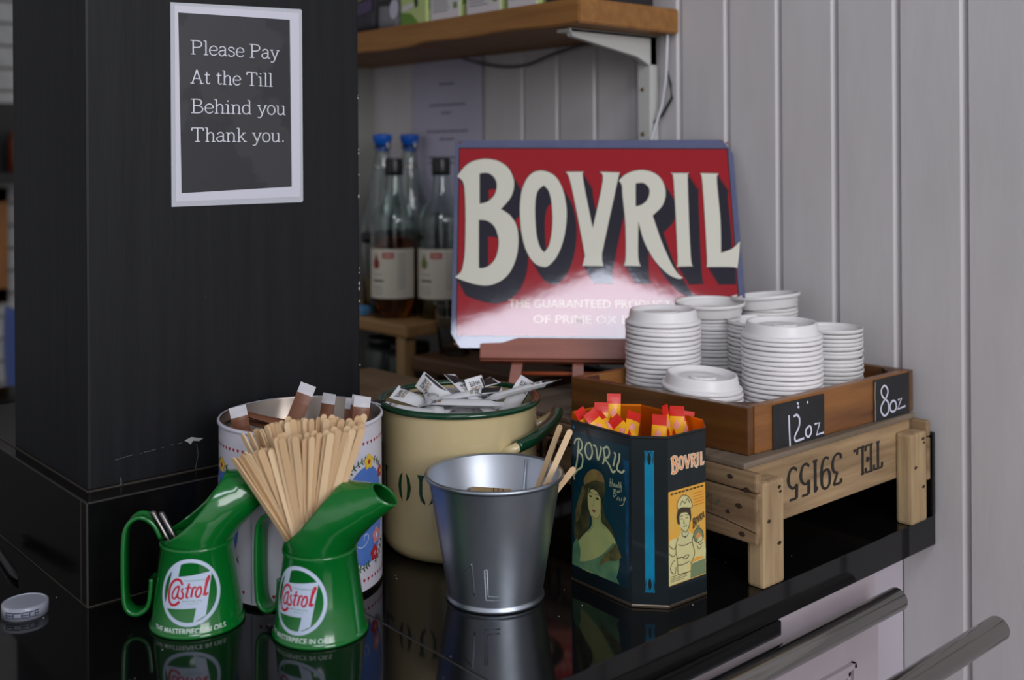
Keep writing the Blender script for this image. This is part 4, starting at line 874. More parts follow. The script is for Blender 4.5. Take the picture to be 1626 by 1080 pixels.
# ================================================================ CREAM TIN
crm = mat('enamel_cream_pot', (208, 190, 146), .22, coat=.4, col2=(200, 180, 134), scale=12, bump=.02); gre = mat('enamel_dark_green', (14, 58, 36), .15, coat=.5)
t = empty('enamel_canister', (-.3305, -.4891, 0), 0, 'cream enamel canister with dark green rim, handle and lettering, white sugar sachets in it', 'canister')
r_ = .0892; h_ = .1650
k = MB(); k.lathe([(.0004, .0012), (r_-.014, .0006), (r_-.006, .003), (r_-.0012, .010), (r_, .018), (r_, h_-.006), (r_+.0012, h_-.003)], crm, 112)
k.lathe([(r_-.0030, h_-.002), (r_-.0016, h_-.008), (r_-.0018, .018), (r_-.014, .0030), (.0004, .0030)], crm, 112)
AC = math.atan2(-1.2783+.4891, .6661+.3305)
f = cyl(r_, AC)
dg_ = mat('letter_green', (20, 62, 42), .35)
S_ = .0092; z0, z1 = .0665, .0985
def arcs(u, flip):
    s = -1 if flip else 1
    return [(u+s*.0026, z0), (u+s*.0078, z0+.006), (u+s*.0098, (z0+z1)/2), (u+s*.0078, z1-.006), (u+s*.0026, z1), (u+s*.0040, (z0+z1)/2+.007), (u+s*.0046, (z0+z1)/2), (u+s*.0040, (z0+z1)/2-.007)]
uO = -.0670
for fl in (0, 1): k.decal(f, [(a, b_) for a, b_ in arcs(uO, fl)][::(1 if not fl else -1)], dg_, .0002, maxlen=.004, smooth=True)
def stem(u, w_=.0030): return [(u-w_*1.5, z0), (u+w_*1.5, z0), (u+w_*.62, z0+.008), (u+w_*.62, z1-.008), (u+w_*1.5, z1), (u-w_*1.5, z1), (u-w_*.62, z1-.008), (u-w_*.62, z0+.008)]
uU = -.0355
k.decal(f, [(uU-.013, z1), (uU-.004, z1), (uU-.0066, z1-.007), (uU-.0066, z0+.010), (uU-.003, z0+.003), (uU-.004, z0), (uU-.009, z0+.005), (uU-.0108, z0+.012), (uU-.0104, z1-.007)], dg_, .0002, maxlen=.004)
k.decal(f, [(uU+.001, z0), (uU+.006, z0+.004), (uU+.0085, z0+.012), (uU+.0085, z1-.007), (uU+.012, z1), (uU+.003, z1), (uU+.0055, z1-.007), (uU+.0055, z0+.012), (uU+.0035, z0+.005)], dg_, .0002, maxlen=.004)
k.decal(f, stem(-.104), dg_, .0002, maxlen=.004); k.decal(f, [(-.099, z0), (-.0885, z0), (-.0875, z0+.010), (-.0905, z0+.0045), (-.099, z0+.0035)], dg_, .0002, maxlen=.004)
k.decal(f, stem(-.134), dg_, .0002, maxlen=.004); k.decal(f, [(-.130, z1-.0035), (-.121, z1-.0035), (-.119, z1-.009), (-.1185, z1), (-.130, z1)], dg_, .0002, maxlen=.004); k.decal(f, [(-.130, .081), (-.124, .081), (-.124, .085), (-.130, .085)], dg_, .0002, maxlen=.004)
k.decal(f, stem(-.008), dg_, .0002, maxlen=.004); k.decal(f, [(-.004, z1-.003), (.004, z1-.005), (.006, z1-.010), (.003, .083), (-.004, .081), (.010, z0), (.015, z0), (.006, .083), (.0105, z1-.008), (.006, z1-.001), (-.004, z1)], dg_, .0002, maxlen=.004)
k.obj('body', t)
k = MB(); k.lathe([(r_-.0032, h_-.0030), (r_-.0040, h_), (r_-.002, h_+.0022), (r_+.002, h_+.0026), (r_+.0050, h_+.0010), (r_+.0052, h_-.0020), (r_+.0030, h_-.0042), (r_+.0006, h_-.0044)], gre, 112, closed=True); k.obj('rim', t)
def c2w(x, z): return (.6588*x-.7523*z, .7523*x+.6588*z)   # camera-aligned horizontal offset to room axes
hz = .127
for nm, L, rr_, m_, sc_ in (('handle', [(.0660, -.0745), (.0820, -.0600), (.098, -.030), (.110, .002), (.1140, .020)], .0072, gre, [.92, 1, 1, 1, .96]), ):
    P = [Vector((*c2w(a, b_), hz+.004*i)) for i, (a, b_) in enumerate(L)]; k = MB(); k.tube(catmull(P, 4), rr_, m_, 20); ho = k.obj(nm, t)
k = MB(); P = [Vector((*c2w(a, b_), z)) for a, b_, z in ((.0520, -.0700, .120), (.0600, -.0760, .1235), (.0680, -.0732, .127))]; k.tube(catmull(P, 4), .0058, crm, 16); P = [Vector((*c2w(a, b_), z)) for a, b_, z in ((.1145, .018, .142), (.1120, .0300, .138), (.1000, .0320, .130), (.0860, .0285, .124))]; k2 = MB(); k2.tube(catmull(P, 4), .0058, crm, 16); k.obj('handle_mount', t); k2.obj('handle_mount', t)

# ================================================================ BUCKET
glv = mat('galvanised_steel', (178, 184, 194), .32, 1, col2=(160, 168, 180), scale=18, rough2=.42); glvi = mat('galvanised_inside', (190, 196, 206), .45, 1)
t = empty('metal_bucket', (-.1817, -.5622, 0), 0, 'small galvanised steel bucket embossed 1L, holding three stirrers and brown paper', 'bucket')
h_ = .1240; rb, rt = .0470, .0672
rad = lambda z: rb+(rt-rb)*z/h_
k = MB(); k.lathe([(.0004, .004), (rb-.002, .004), (rb-.001, 0), (rb+.0018, 0), (rb+.0028, .0015), (rb+.0026, .0035), (rb+.0012, .0048), (rad(.0065), .0065), (rad(h_-.003), h_-.003)], glv, 128)
k.lathe([(rad(h_-.003), h_-.003), (rt+.0024, h_-.003), (rt+.0036, h_-.001), (rt+.0030, h_+.0012), (rt+.0008, h_+.0016), (rt-.0008, h_)], glv, 128)
k.lathe([(rt-.0008, h_), (rad(.008)-.0010, .0060), (.0004, .0055)], glvi, 128)
AB = math.atan2(-1.2783+.5622, .6661+.1817)
f = lambda u, v, o: Vector(((rad(v)+o)*math.cos(AB+u/.055), (rad(v)+o)*math.sin(AB+u/.055), v))
for L in ([(-.0330, .0420), (-.0250, .0480), (-.0232, .0480), (-.0228, .0180)], [(-.0105, .0455), (-.0105, .0145), (.0050, .0135)], [(-.0080, .0455), (-.0080, .0185), (.0045, .0175)], [(-.0105, .0455), (-.0080, .0455)]):
    P = catmull(L, 6) if len(L) > 3 else L
    k.tube([f(u, v, .0002) for u, v in P], .0006, glv, 6, upv=(.3, .2, 1))
k.tube([f(.055*PI*1.0-.030, v, -.0024) for v in (.006, .06, .122)], .0012, glvi, 6, upv=(1, 0, 0))
k.obj('body', t)
BK = Vector((-.1817, -.5622, 0))
def bp_(x, y, z): return BK+RR*x+AA*y+Vector((0, 0, z))
protos[7] = None
def tilt_stick(a, b_, spin, label):
    o = stirrer_mesh(.178, .0062, .0013, stm[2 if label.startswith('wide') else 0], 0).obj('coffee_stirrer'); z = (b_-a).normalized(); x = Vector((math.cos(spin), math.sin(spin), 0)); y = z.cross(x).normalized(); x = y.cross(z).normalized(); o.matrix_world = axes(b_-z*.178, x, y, z); tag(o, label, 'stirrer')
tilt_stick(bp_(.018, .030, .03), bp_(.069, .040, .1620), .2, 'thin edge-on wooden stirrer leaning in the metal bucket, leftmost of three')
tilt_stick(bp_(.010, -.004, .02), bp_(.0785, .020, .1620), .95, 'wide-side wooden stirrer leaning in the metal bucket, middle of three')
tilt_stick(bp_(-.010, -.006, .02), bp_(.0815, .004, .1245+.0030), .9, 'low wooden stirrer resting on the metal bucket rim, rightmost of three')
kp = mat('kraft_sachet', (172, 142, 98), .8, col2=(156, 126, 84), scale=30); kpi = mat('kraft_print', (54, 44, 36), .8)
# ================================================================ SACHETS
def sachet_mesh(L, W, T, mid, end, e0, e1, bend=0, twist=0, deco=None, crimp=.008):
    k = MB(); nu, nv = 16, 6; 
    def P(u, v, side):
        a = u/L; th = T/2*max(0, 1-(2*v/W)**2)*min(1, max(0, (min(u, L-u)-crimp*.6)/(crimp*1.6)))+.0001
        y = side*th+bend*math.sin(a*PI); tw_ = twist*(a-.5)
        x = v*math.cos(tw_)-y*math.sin(tw_); yy = v*math.sin(tw_)+y*math.cos(tw_); return Vector((x, yy, u))
    us = sorted(set([L*i/nu for i in range(nu+1)]+[e0, L-e1]))
    for side in (1, -1):
        for i in range(len(us)-1):
            m_ = end if (us[i+1] <= e0+1e-6 or us[i] >= L-e1-1e-6) else mid; vs = []
            for j in range(nv+1):
                v = -W/2+W*j/nv; vs += [P(us[i], v, side), P(us[i+1], v, side)]
            fs_ = [(2*j, 2*j+2, 2*j+3, 2*j+1) if side > 0 else (2*j, 2*j+1, 2*j+3, 2*j+2) for j in range(nv)]
            k.add(vs, fs_, m_, True)
    if deco:
        for side in (1, -1): deco(k, lambda u, v, o, s=side: P(v, -u*s if s > 0 else -u*s, s)+Vector((0, s*o, 0)))
    return k
br1 = mat('sachet_brown', (128, 84, 62), .42, col2=(112, 70, 50), scale=40); br2 = mat('sachet_white', (198, 196, 202), .45)
wp1 = mat('sachet_paper_white', (210, 210, 214), .5, bump=.15, scale=60); blp = mat('sachet_black', (30, 30, 32), .5); tan = mat('sachet_tan_print', (140, 112, 72), .6)
ry = mat('sachet_yellow', (240, 172, 16), .35); rr2 = mat('sachet_red', (206, 30, 14), .35)
def dec_white(k, f):
    text(k, f, 'WHITE', .0065, .0815, -.0075, .0760, blp, .0004); text(k, f, 'SUGAR', .0065, .0750, -.0075, .0695, tan, .0004); k.decal(f, [(.0085, .060), (.0110, .050), (.0110, .083), (.0085, .083)], blp, .0003, maxlen=.004)
def dec_white2(k, f):
    k.decal(f, [(-.008, .078), (.008, .074), (.008, .094), (-.008, .098)], blp, .0003, maxlen=.004); text(k, f, 'SUGAR', .0075, .0720, -.0060, .0675, blp, .0004); text(k, f, 'WHITE', .0075, .0660, -.0060, .0615, tan, .0004)
def dec_red(k, f):
    k.decal(f, [(-.0055, .030), (-.002, .028), (-.001, .034), (-.0035, .039)], rr2, .0003, maxlen=.004); k.decal(f, [(-.0045, .040), (.001, .038), (.003, .044), (-.001, .048)], mat('sachet_pink', (236, 150, 140), .5), .0003, maxlen=.004)
    for z in (.018, .021, .024): k.decal(f, [(-.006, z), (.006, z), (.006, z+.0010), (-.006, z+.0010)], rr2, .0003, maxlen=.004)
PR = {}
def sachet(kind, loc, direction, spin, label, group, cat='sachet', var=0):
    key = (kind, var)
    if key not in PR:
        bd, tw_ = [(.0, 0), (.004, .5), (-.003, -.6), (.002, .2)][var]
        if kind == 'brown': k = sachet_mesh(.112, .0175, .0055, br1, br2, .011, .011, bd, tw_)
        elif kind == 'white': k = sachet_mesh(.086, .0230, .0085, wp1, wp1, .007, .007, bd, tw_, dec_white)
        elif kind == 'white2': k = sachet_mesh(.098, .0180, .0080, wp1, wp1, .007, .007, bd, tw_, dec_white2)
        elif kind == 'red': k = sachet_mesh(.062, .0150, .0042, ry, rr2, .004, .0105, bd*.5, tw_*.5, dec_red)
        elif kind == 'kraft': k = sachet_mesh(.042, .0200, .0030, kp, kp, .004, .004, bd, tw_, lambda k, f: k.strokes(f, [[(-.006, .008), (.006, .008), (.006, .018), (-.006, .018), (-.006, .008)], [(-.004, .013), (.004, .013)]], .0010, kpi, .0004, spl=False))
        o = PR[key] = k.obj('sugar_sachet' if kind != 'red' else 'sauce_sachet')
    else: o = PR[key].copy(); sc.collection.objects.link(o)
    z = Vector(direction).normalized(); x = Vector((math.cos(spin), math.sin(spin), 0))
    if abs(x.dot(z)) > .95: x = Vector((-x.y, x.x, 0))
    y = z.cross(x).normalized(); x = y.cross(z).normalized(); o.matrix_world = axes(loc, x, y, z); return tag(o, label, cat, group)
def cf(C):   # camera-aligned point around a tin's axis
    return lambda x, y, z: Vector(C)+RR*x+AA*y+Vector((0, 0, z))
def between(kind, a, b_, spin, label, group, var=0, L=None): sachet(kind, a, b_-a, spin, label, group, var=var)
SP = math.atan2(.7523, .6588)
q = cf((-.3495, -.6865, 0)); G1 = 'brown sugar sachets in the floral tin'
# white-ended brown sticks; second point is the direction of the visible end
between('brown', q(-.035, .000, .098), q(-.002, .022, .186), SP, 'brown sugar stick rising highest from the floral tin, white end up', G1)
between('brown', q(.030, .030, .152), q(-.072, .010, .176), SP+1.1, 'slim brown sugar stick pointing over the left rim of the floral tin', G1, 1)
between('brown', q(.034, .012, .146), q(-.052, .024, .160), SP+1.2, 'brown sugar stick lying across the floral tin below the slim one', G1, 3)
between('brown', q(-.045, -.005, .075), q(-.060, -.010, .161), SP+.3, 'brown sugar stick with square white end near the left rim of the floral tin', G1)
between('brown', q(.012, .034, .075), q(.020, .042, .158), SP-.2, 'brown sugar stick with white end near the back middle of the floral tin', G1, 2)
between('brown', q(.052, -.004, .080), q(.062, .004, .170), SP+.2, 'brown sugar stick with white end nearest the right rim of the floral tin', G1)
between('brown', q(.040, .020, .078), q(.056, .022, .168), SP-.1, 'brown sugar stick with white end, second from the right rim of the floral tin', G1, 3)
between('brown', q(.030, .030, .070), q(.045, .045, .160), SP+.8, 'brown sugar stick, third from the right rim of the floral tin', G1, 2)
rn = random.Random(12)
for i in range(20):
    a = rn.uniform(0, 2*PI); rr_ = rn.uniform(0, .035); th = a+PI+rn.uniform(-.5, .5); c = q(rr_*math.cos(a)*.9, rr_*math.sin(a)*.9, .112+.0018*i)
    d_ = Vector((math.cos(th), math.sin(th), rn.uniform(-.1, .22))); sachet('brown', c-d_.normalized()*.056, d_, th+PI/2, 'brown sugar stick lying in the heap inside the floral tin', 'brown sugar heap in the floral tin', var=i % 4)
q = cf((-.3305, -.4891, 0)); G2 = 'white sugar sachets on top in the cream canister'
between('white', q(.0, -.020, .162), q(-.060, -.012, .176), SP+1.5, 'white sugar sachet lying flat with its printed end towards the front of the cream canister', G2) if 0 else None
o = sachet('white', q(.052, -.040, .166), -Vector(RR)*1+AA*.05+Vector((0, 0, .02)), SP+PI/2, 'white sugar sachet with upside-down printing in the middle of the cream canister', G2); 
between('white', q(.044, -.030, .112), q(.016, -.004, .189), SP+.5, 'white sugar sachet standing tallest with its black corner up', G2, 0)
between('white2', q(.085, -.010, .178) if 0 else q(.024, -.032, .168), q(.112, -.010, .186), SP+.9, 'white sugar stick poking out over the right rim of the cream canister', G2, 0)
between('white', q(.035, -.015, .114), q(.070, -.004, .170), SP+.4, 'white sugar sachet leaning at the right rim below the poking stick', G2, 3)
between('white', q(.020, -.010, .135), q(-.022, .004, .166), SP-.4, 'white sugar sachet pointing up and back at left in the cream canister', G2, 0)
between('white2', q(-.010, -.058, .160), q(-.080, -.030, .166), SP+1.0, 'white sugar stick lying along the left front rim of the cream canister', G2, 1)
between('white', q(.000, -.010, .138), q(-.058, .006, .162), SP+.8, 'white sugar sachet with tan back leaning on the left rim of the cream canister', G2, 2)
between('white2', q(.050, -.050, .150), q(.002, .000, .180), SP+.9, 'white sugar stick slanting down to the front right of the cream canister', G2, 3)
for i in range(36):
    a = rn.uniform(0, 2*PI); rr_ = rn.uniform(0, .045); th = rn.uniform(0, 2*PI); c = q(rr_*math.cos(a), rr_*math.sin(a)-.002, .122+.0013*i)
    mx = math.sqrt(max(0, .080**2-rr_**2)); d_ = Vector((math.cos(th), math.sin(th), rn.uniform(-.15, .25))).normalized()
    sachet(['white', 'white2'][i % 2], c-d_*.046, d_, th+PI/2+rn.uniform(-.3, .3), 'white sugar sachet lying in the heap inside the cream canister', 'white sugar heap in the cream canister', var=i % 4)
q = cf((-.1817, -.5622, 0))
for i in range(9):
    a = rn.uniform(0, 2*PI); c = q(.000+.008*math.cos(a), .018+.010*math.sin(a), .066+.0022*i); th = rn.uniform(0, 2*PI); d_ = Vector((math.cos(th), math.sin(th), .1)).normalized()
    sachet('kraft', c-d_*.03, d_, th+PI/2, 'brown paper sachet in the heap at the bottom of the metal bucket', 'brown paper heap in the metal bucket', var=i % 4)
sachet('kraft', q(.016, .040, .092), -RR+AA*.02+Vector((0, 0, .06)), SP+PI/2-.3, 'brown paper sachet printed with a small black box, leaning inside the metal bucket', None)

# ================================================================ OCTAGONAL TIN
tnb = mat('tin_blue_black', (14, 24, 28), .24, coat=.25, col2=(18, 28, 32), scale=20); tni = mat('tin_gold_inside', (232, 130, 20), .35, .75); tne = mat('tin_rim_dark', (60, 62, 62), .35, .8)
MT = (-.1112, -.4305, 0)
c0, c1, c2, c3 = Vector((-.1568, -.4784, 0)), Vector((-.0679, -.4823, 0)), Vector((-.0423, -.4586, 0)), Vector((-.0381, -.4035, 0))
M0 = (c0+c1)/2+(c2-c1).cross(Vector((0, 0, 1))).normalized()*0
u_ = (c1-c0).normalized(); v_ = Vector((-u_.y, u_.x, 0))
cen = (c0+c1)/2+v_*(((c2+c3)/2-(c0+c1)/2).dot(v_)); hx = ((c2+c3)/2-cen).dot(u_); hy = (cen-(c0+c1)/2).dot(v_); ax = (c1-c0).length/2; ay = (c3-c2).length/2
t = empty('octagonal_tin', tuple(cen), math.atan2(u_.y, u_.x), 'tall blue-black eight-sided tin with portrait panels, holding red and yellow sachets', 'tin')
oc = lambda d: [(-ax, -hy+d), (ax, -hy+d), (hx-d, -ay), (hx-d, ay), (ax, hy-d), (-ax, hy-d), (-hx+d, ay), (-hx+d, -ay)]
h_ = .1680
k = MB(); n = 8
def ringset(L, m_, flip=False):
    vs = []; 
    for d, z in L: vs += [(x, y, z) for x, y in oc(d)]
    fs_ = [(i*8+j, i*8+(j+1) % 8, (i+1)*8+(j+1) % 8, (i+1)*8+j) for i in range(len(L)-1) for j in range(8)]; k.add(vs, fs_, m_)
ringset([(.002, 0), (-.0008, .0006), (-.0008, .0026), (0, .0034)], mat('tin_foot_metal', (110, 98, 84), .35, .9)); ringset([(0, .0034), (0, h_-.002)], tnb); ringset([(0, h_-.002), (-.0007, h_-.001), (-.0007, h_+.0006), (.0006, h_+.0010)], tne); ringset([(.0006, h_+.0010), (.0010, h_-.001), (.0010, .003)], tni)
k.add([(x, y, .003) for x, y in oc(.001)], [tuple(range(8))], tni); k.add([(x, y, .001) for x, y in oc(.002)], [tuple(range(7, -1, -1))], tnb)
f1 = plane((-ax, -hy, 0), (1, 0, 0), (0, -1, 0))
dch = Vector((hx-ax, hy-ay, 0)); fc = plane((ax, -hy, 0), dch, (dch.y, -dch.x, 0)); f2 = plane((hx, -ay, 0), (0, 1, 0), (1, 0, 0))
PM = lambda n_, c, **kw: mat(n_, c, .25, **kw)
pt = PM('print_teal', (10, 54, 66), col2=(6, 34, 46), scale=14); phair = PM('print_hair', (74, 74, 44), col2=(28, 36, 30), scale=45); phl = PM('print_hair_light', (112, 98, 58), col2=(70, 66, 44), scale=60); pscarf = PM('print_scarf', (116, 92, 62), col2=(130, 118, 64), scale=60)
pskin = PM('print_skin', (176, 172, 112)); pneck = PM('print_shoulder', (166, 172, 110), col2=(146, 160, 100), scale=25); pdress = PM('print_dress', (104, 140, 96), col2=(60, 106, 84), scale=40); pflow = PM('print_flowers', (116, 108, 60), col2=(64, 66, 42), scale=120); pdark = PM('print_dark', (36, 40, 34)); plip = PM('print_lip', (122, 78, 58)); pblue = PM('print_blue', (16, 74, 108), col2=(10, 48, 74), scale=60); plet = PM('print_letter', (192, 200, 160)); pshade = PM('print_skin_dark', (128, 126, 78))
FA = {"bg":[[4.2,156.7],[97.5,157.3],[94.9,17.0],[1.0,16.4]],"hair":[[23.3,111.6],[32.3,120.2],[41.1,124.3],[51.1,122.2],[57.1,115.9],[58.3,106.0],[55.8,96.9],[56.8,81.8],[66.5,72.4],[73.6,64.2],[75.9,53.1],[63.9,46.4],[51.7,60.1],[50.6,73.4],[44.7,95.9],[32.0,96.3],[29.5,88.8],[31.9,75.5],[31.7,65.1],[21.4,52.0],[12.3,40.7],[5.8,47.8],[7.3,72.8],[15.4,92.3],[20.6,104.0]],"hl":[[20.6,104.0],[15.4,92.3],[8.7,76.7],[8.5,62.6],[15.1,69.5],[19.2,86.3],[24.5,98.0]],"scarf":[[22.6,109.7],[27.2,116.8],[36.1,123.2],[46.1,124.5],[54.8,120.5],[57.6,114.3],[51.0,113.6],[42.3,113.4],[32.2,109.3],[24.0,104.8]],"face":[[29.5,95.7],[31.5,103],[37,107],[44.7,106],[50.9,99.1],[52.0,90.8],[51.4,82.2],[48.2,76.2],[41.9,72.9],[35.6,74.7],[31.4,80.6],[29.5,87.0]],"neck":[[35.6,76.7],[50.7,80.3],[52.4,72.2],[60.4,69.2],[68.9,64.6],[75.9,56.5],[75.8,46.4],[66.2,38.6],[51.4,27.6],[38.9,17.5],[15.9,17.5],[5.5,21.3],[8.3,37.9],[17.5,49.2],[29.2,59.2],[35.6,66.1]],"dress":[[3.6,38.4],[11.0,47.4],[16.1,36.5],[14.7,23.9],[28.8,27.9],[51.6,39.5],[71.2,56.8],[79.5,50.7],[80.5,36.0],[75.7,22.8],[80.3,17.7],[56.2,17.2],[31.3,17.5],[8.1,17.7],[1.8,18.0]],"flow":[[76.0,58.2],[80.7,51.1],[84.2,45.4],[75.8,39.7],[61.3,35.5],[47.7,26.5],[54.0,38.5],[66.3,48.8]]}
sxF = 2*ax*1000/98.0
def FAp(P): return [((a-1.0)*(2*ax*1000-3)/96.5/1000+.0005, b_/1000) for a, b_ in P]
for i, (nm, m_) in enumerate((('bg', pt), ('hair', phair), ('hl', phl), ('neck', pneck), ('dress', pdress), ('flow', pflow), ('face', pskin), ('scarf', pscarf))):
    P = FAp(FA[nm]); P = smooth_loop(P) if nm != 'bg' else P; k.decal(f1, P, m_, .0001+.00003*i, maxlen=.03)
k.decal(f1, FAp([(87.4, 142.8), (97.0, 143.2), (95.0, 28.6), (90.0, 60.0), (91.6, 102.0)]), pblue, .00014, maxlen=.03)
k.decal(f1, smooth_loop(FAp([(29.5, 96), (33, 106), (44, 108), (52, 102), (53, 92), (50, 98), (44, 102.5), (36, 103), (31, 98)])), phair, .00034, maxlen=.02)
for P in ([(31.5, 95.8), (34.5, 96.6), (37, 95.4), (34, 94.2)], [(42, 95.6), (45.5, 96.6), (49, 95.2), (45, 93.9)]): k.decal(f1, FAp(P), pdark, .00036, maxlen=.02)
k.strokes(f1, [FAp([(30.5, 98.6), (34, 99.8), (38, 98.4)]), FAp([(41.5, 98.6), (46, 99.8), (50, 98.2)])], .0006, pdark, .00036); k.strokes(f1, [FAp([(40.2, 94), (39.6, 88.5), (38.0, 86.6), (40.2, 86.0)])], .0005, pshade, .00036)
k.decal(f1, FAp([(36.0, 82.4), (39, 83.0), (43.0, 82.6), (41.5, 80.4), (38.0, 80.2)]), plip, .00036, maxlen=.02); k.strokes(f1, [FAp([(50.8, 96), (51.2, 86), (48, 77.5), (42.5, 74), (36, 76)])], .0011, pshade, .00036); k.strokes(f1, [FAp([(38, 73.5), (38, 66), (30, 58)]), FAp([(51, 78), (51.5, 71), (58, 67.5)])], .0009, pshade, .00036)
ST = {"B":[[[6.7,144.0],[9.4,148.9],[15.9,151.1],[20.3,146.7],[19.2,141.2],[13.2,137.4],[12.4,139.0]],[[13.2,139.1],[11.2,126.4],[7.8,117.8]],[[13.9,137.5],[20.9,133.7],[19.5,123.0],[11.7,117.8],[5.9,111.2],[6.9,107.0]],[[14.6,149.0],[13.4,139.2]]],"O":[[[28.8,149.3],[25.3,141.6],[28.6,134.5],[33.7,133.8],[37.6,140.7],[35.1,148.8],[30.1,149.5]]],"V":[[[38.9,148.7],[43.9,147.2],[47.0,135.0],[52.5,147.2],[50.6,148.5]]],"R":[[[56.2,148.0],[57.9,139.8],[54.9,132.4]],[[55.1,147.7],[62.4,151.0],[66.0,146.6],[63.5,141.0],[58.6,139.1],[65.8,133.1],[70.7,127.4],[75.4,129.8]]],"I":[[[73.2,147.3],[75.6,145.3],[71.9,133.6]]],"L":[[[82.0,148.3],[81.5,141.5],[77.8,132.3],[84.9,129.7],[89.6,133.0]]]}
ST2 = {"H":[[[67.0,120.7],[66.4,112.1]],[[70.6,120.6],[69.3,111.9]],[[65.7,116.2],[70.6,116.4]],[[72.2,114.3],[74.6,115.7],[73.6,116.6],[71.7,114.2],[74.1,113.4]],[[77.7,116.4],[75.3,114.2],[77.2,113.4],[78.1,116.0],[78.9,113.7]],[[80.8,119.6],[79.8,113.6]],[[82.5,119.2],[81.7,113.5]],[[84.2,120.1],[83.1,113.5]],[[83.6,116.1],[85.0,116.4],[85.0,113.6]]],"A":[[[80.0,111.1],[77.6,108.9],[80.0,108.6],[81.2,111.0]],[[82.4,111.7],[81.7,109.0]],[[84.8,113.0],[84.0,110.0]]],"Y":[[[72.9,111.1],[72.1,102.5]],[[72.1,110.6],[76.0,110.1],[73.1,107.4],[76.8,106.2],[72.8,103.0]],[[80.0,104.4],[77.6,102.1],[79.3,100.9]],[[81.6,104.0],[81.1,101.3],[83.5,102.2]],[[85.4,104.9],[84.4,101.3]],[[89.4,106.7],[88.2,102.2],[91.7,106.4],[86.9,98.1],[82.2,96.6]]]}
for v in ST.values(): k.strokes(f1, [FAp(s_) for s_ in v], .0021, plet, .0003)
for v in ST2.values(): k.strokes(f1, [FAp(s_) for s_ in v], .0005, plet, .0003)
# stripe on the chamfer
cy_ = PM('print_cyan', (0, 126, 160), col2=(0, 106, 146), scale=40); wch = dch.length
x0, x1 = wch*.36, wch*.62
k.decal(fc, [(x0, .0155), (x1, .0155), (x1, .1545), (x0, .1545)], cy_, .0001, maxlen=.03)
for zb, s_ in ((.1530, -1), (.0170, 1)):
    xm = (x0+x1)/2
    k.decal(fc, smooth_loop([(xm, zb+s_*-.001), (xm+.0018, zb+s_*.005), (xm+.0012, zb+s_*.0105), (xm, zb+s_*.0125), (xm-.0012, zb+s_*.0105), (xm-.0018, zb+s_*.005)]), tnb, .0003, maxlen=.02)
    for q_ in (-1, 1): k.strokes(fc, [[(xm+q_*.0012, zb-s_*.001), (xm+q_*.0032, zb+s_*.004), (xm+q_*.0036, zb+s_*.011)], [(xm+q_*.002, zb-s_*.0015), (xm+q_*.0043, zb+s_*.002), (xm+q_*.0044, zb+s_*.008)]], .0005, tnb, .0003)
# right face
por = PM('print_orange', (222, 158, 56), col2=(206, 170, 84), scale=40); pcr = PM('print_cream', (208, 198, 140), col2=(190, 188, 138), scale=40); pbr = PM('print_brown', (60, 50, 40)); pgr = PM('print_sage', (112, 128, 92)); prj = PM('print_jar', (204, 140, 80)); bvo = PM('print_bovril_orange', (226, 130, 84), col2=(228, 166, 100), scale=60); bvp = PM('print_bovril_edge', (226, 204, 176))
big_word(k, f2, bvo, .00012, sc1=.000088, tx_=.0286, ty_=.1212, sx=1.42, outline=bvp, ow=.0012) if 0 else None
bw_ = lambda u, v, o: f2(.0035+(u+.1986)/.3936*.0490, .1308+(v-.0872)/.188*.0180+(u+.1986)/.3936*-.0010, o)
for i, ch in enumerate('BOVRIL'):
    T2 = lambda P: [(p[0]/1000, p[1]/1000) for p in P]; o_ = BIGS[ch]; hh = [BIGS[x] for x in HOLES.get(ch, ())]
    k.decal(bw_, T2(o_), bvo, .0003, [T2(x) for x in hh], maxlen=.2)
    for L in [o_]+hh: k.strokes(bw_, [T2(L+[L[0]])], .008, bvp, .0004, .3, spl=False)
FB = {"bg":[[-1.0,114.2],[54.6,114.2],[54.6,21.6],[-1.0,21.9]],"cap":[[12.6,95.0],[11.5,100],[13.9,104.1],[19.7,107.5],[26.9,105.3],[32.1,99.9],[33.7,93.0],[26.7,93.9],[18.5,95.5]],"hair":[[10.6,87.1],[12.6,94.2],[20.9,96.4],[31.5,93.3],[32.6,82.6],[30.0,76.6],[12.5,80.1]],"face":[[14.9,86.2],[17.7,90.3],[26.7,88.7],[30.6,82.1],[29.0,74.9],[24.1,70.1],[17.6,74.8]],"body":[[-.8,61.8],[1.6,66.4],[6.5,67.2],[12.4,66.7],[18.2,72.2],[26.5,70.7],[36.1,65.3],[48.6,61.2],[54.4,49.0],[54.4,38.8],[40.7,42.0],[31.0,37.5],[30.9,22.3],[-.8,22.3]],"jar":[[35.6,63.4],[38.5,69],[44.2,70.0],[49.4,65.7],[50.6,59.5],[46.2,56.2],[39.2,57.2]],"jari":[[38.5,62.8],[43.4,66.2],[47.2,62.6],[46.9,59.5],[42.1,59.0]],"jart":[[40.6,73.6],[45.4,73.2],[45.4,69.2],[40.6,69.5]],"pot":[[32.2,37.2],[53.9,38.3],[54.4,22.3],[30.7,22.4]],"hand":[[43,60],[48,61],[51,54],[49,46],[44,44],[41,53]],"sky2":[[6,22.5],[20,24],[14,35],[7,33]]}
FBp = lambda P: [((a+1.0)/1000*2*ay*1000/57.0+.0004, b_/1000) for a, b_ in P]
for i, (nm, m_) in enumerate((('bg', por), ('body', pcr), ('pot', pgr), ('hair', pbr), ('face', pcr), ('cap', pcr), ('jar', pgr), ('jari', prj), ('jart', pgr), ('hand', pcr))):
    P = FBp(FB[nm]); P = smooth_loop(P) if nm not in ('bg', 'pot', 'jart') else P; k.decal(f2, P, m_, .0001+.00003*i, maxlen=.03)
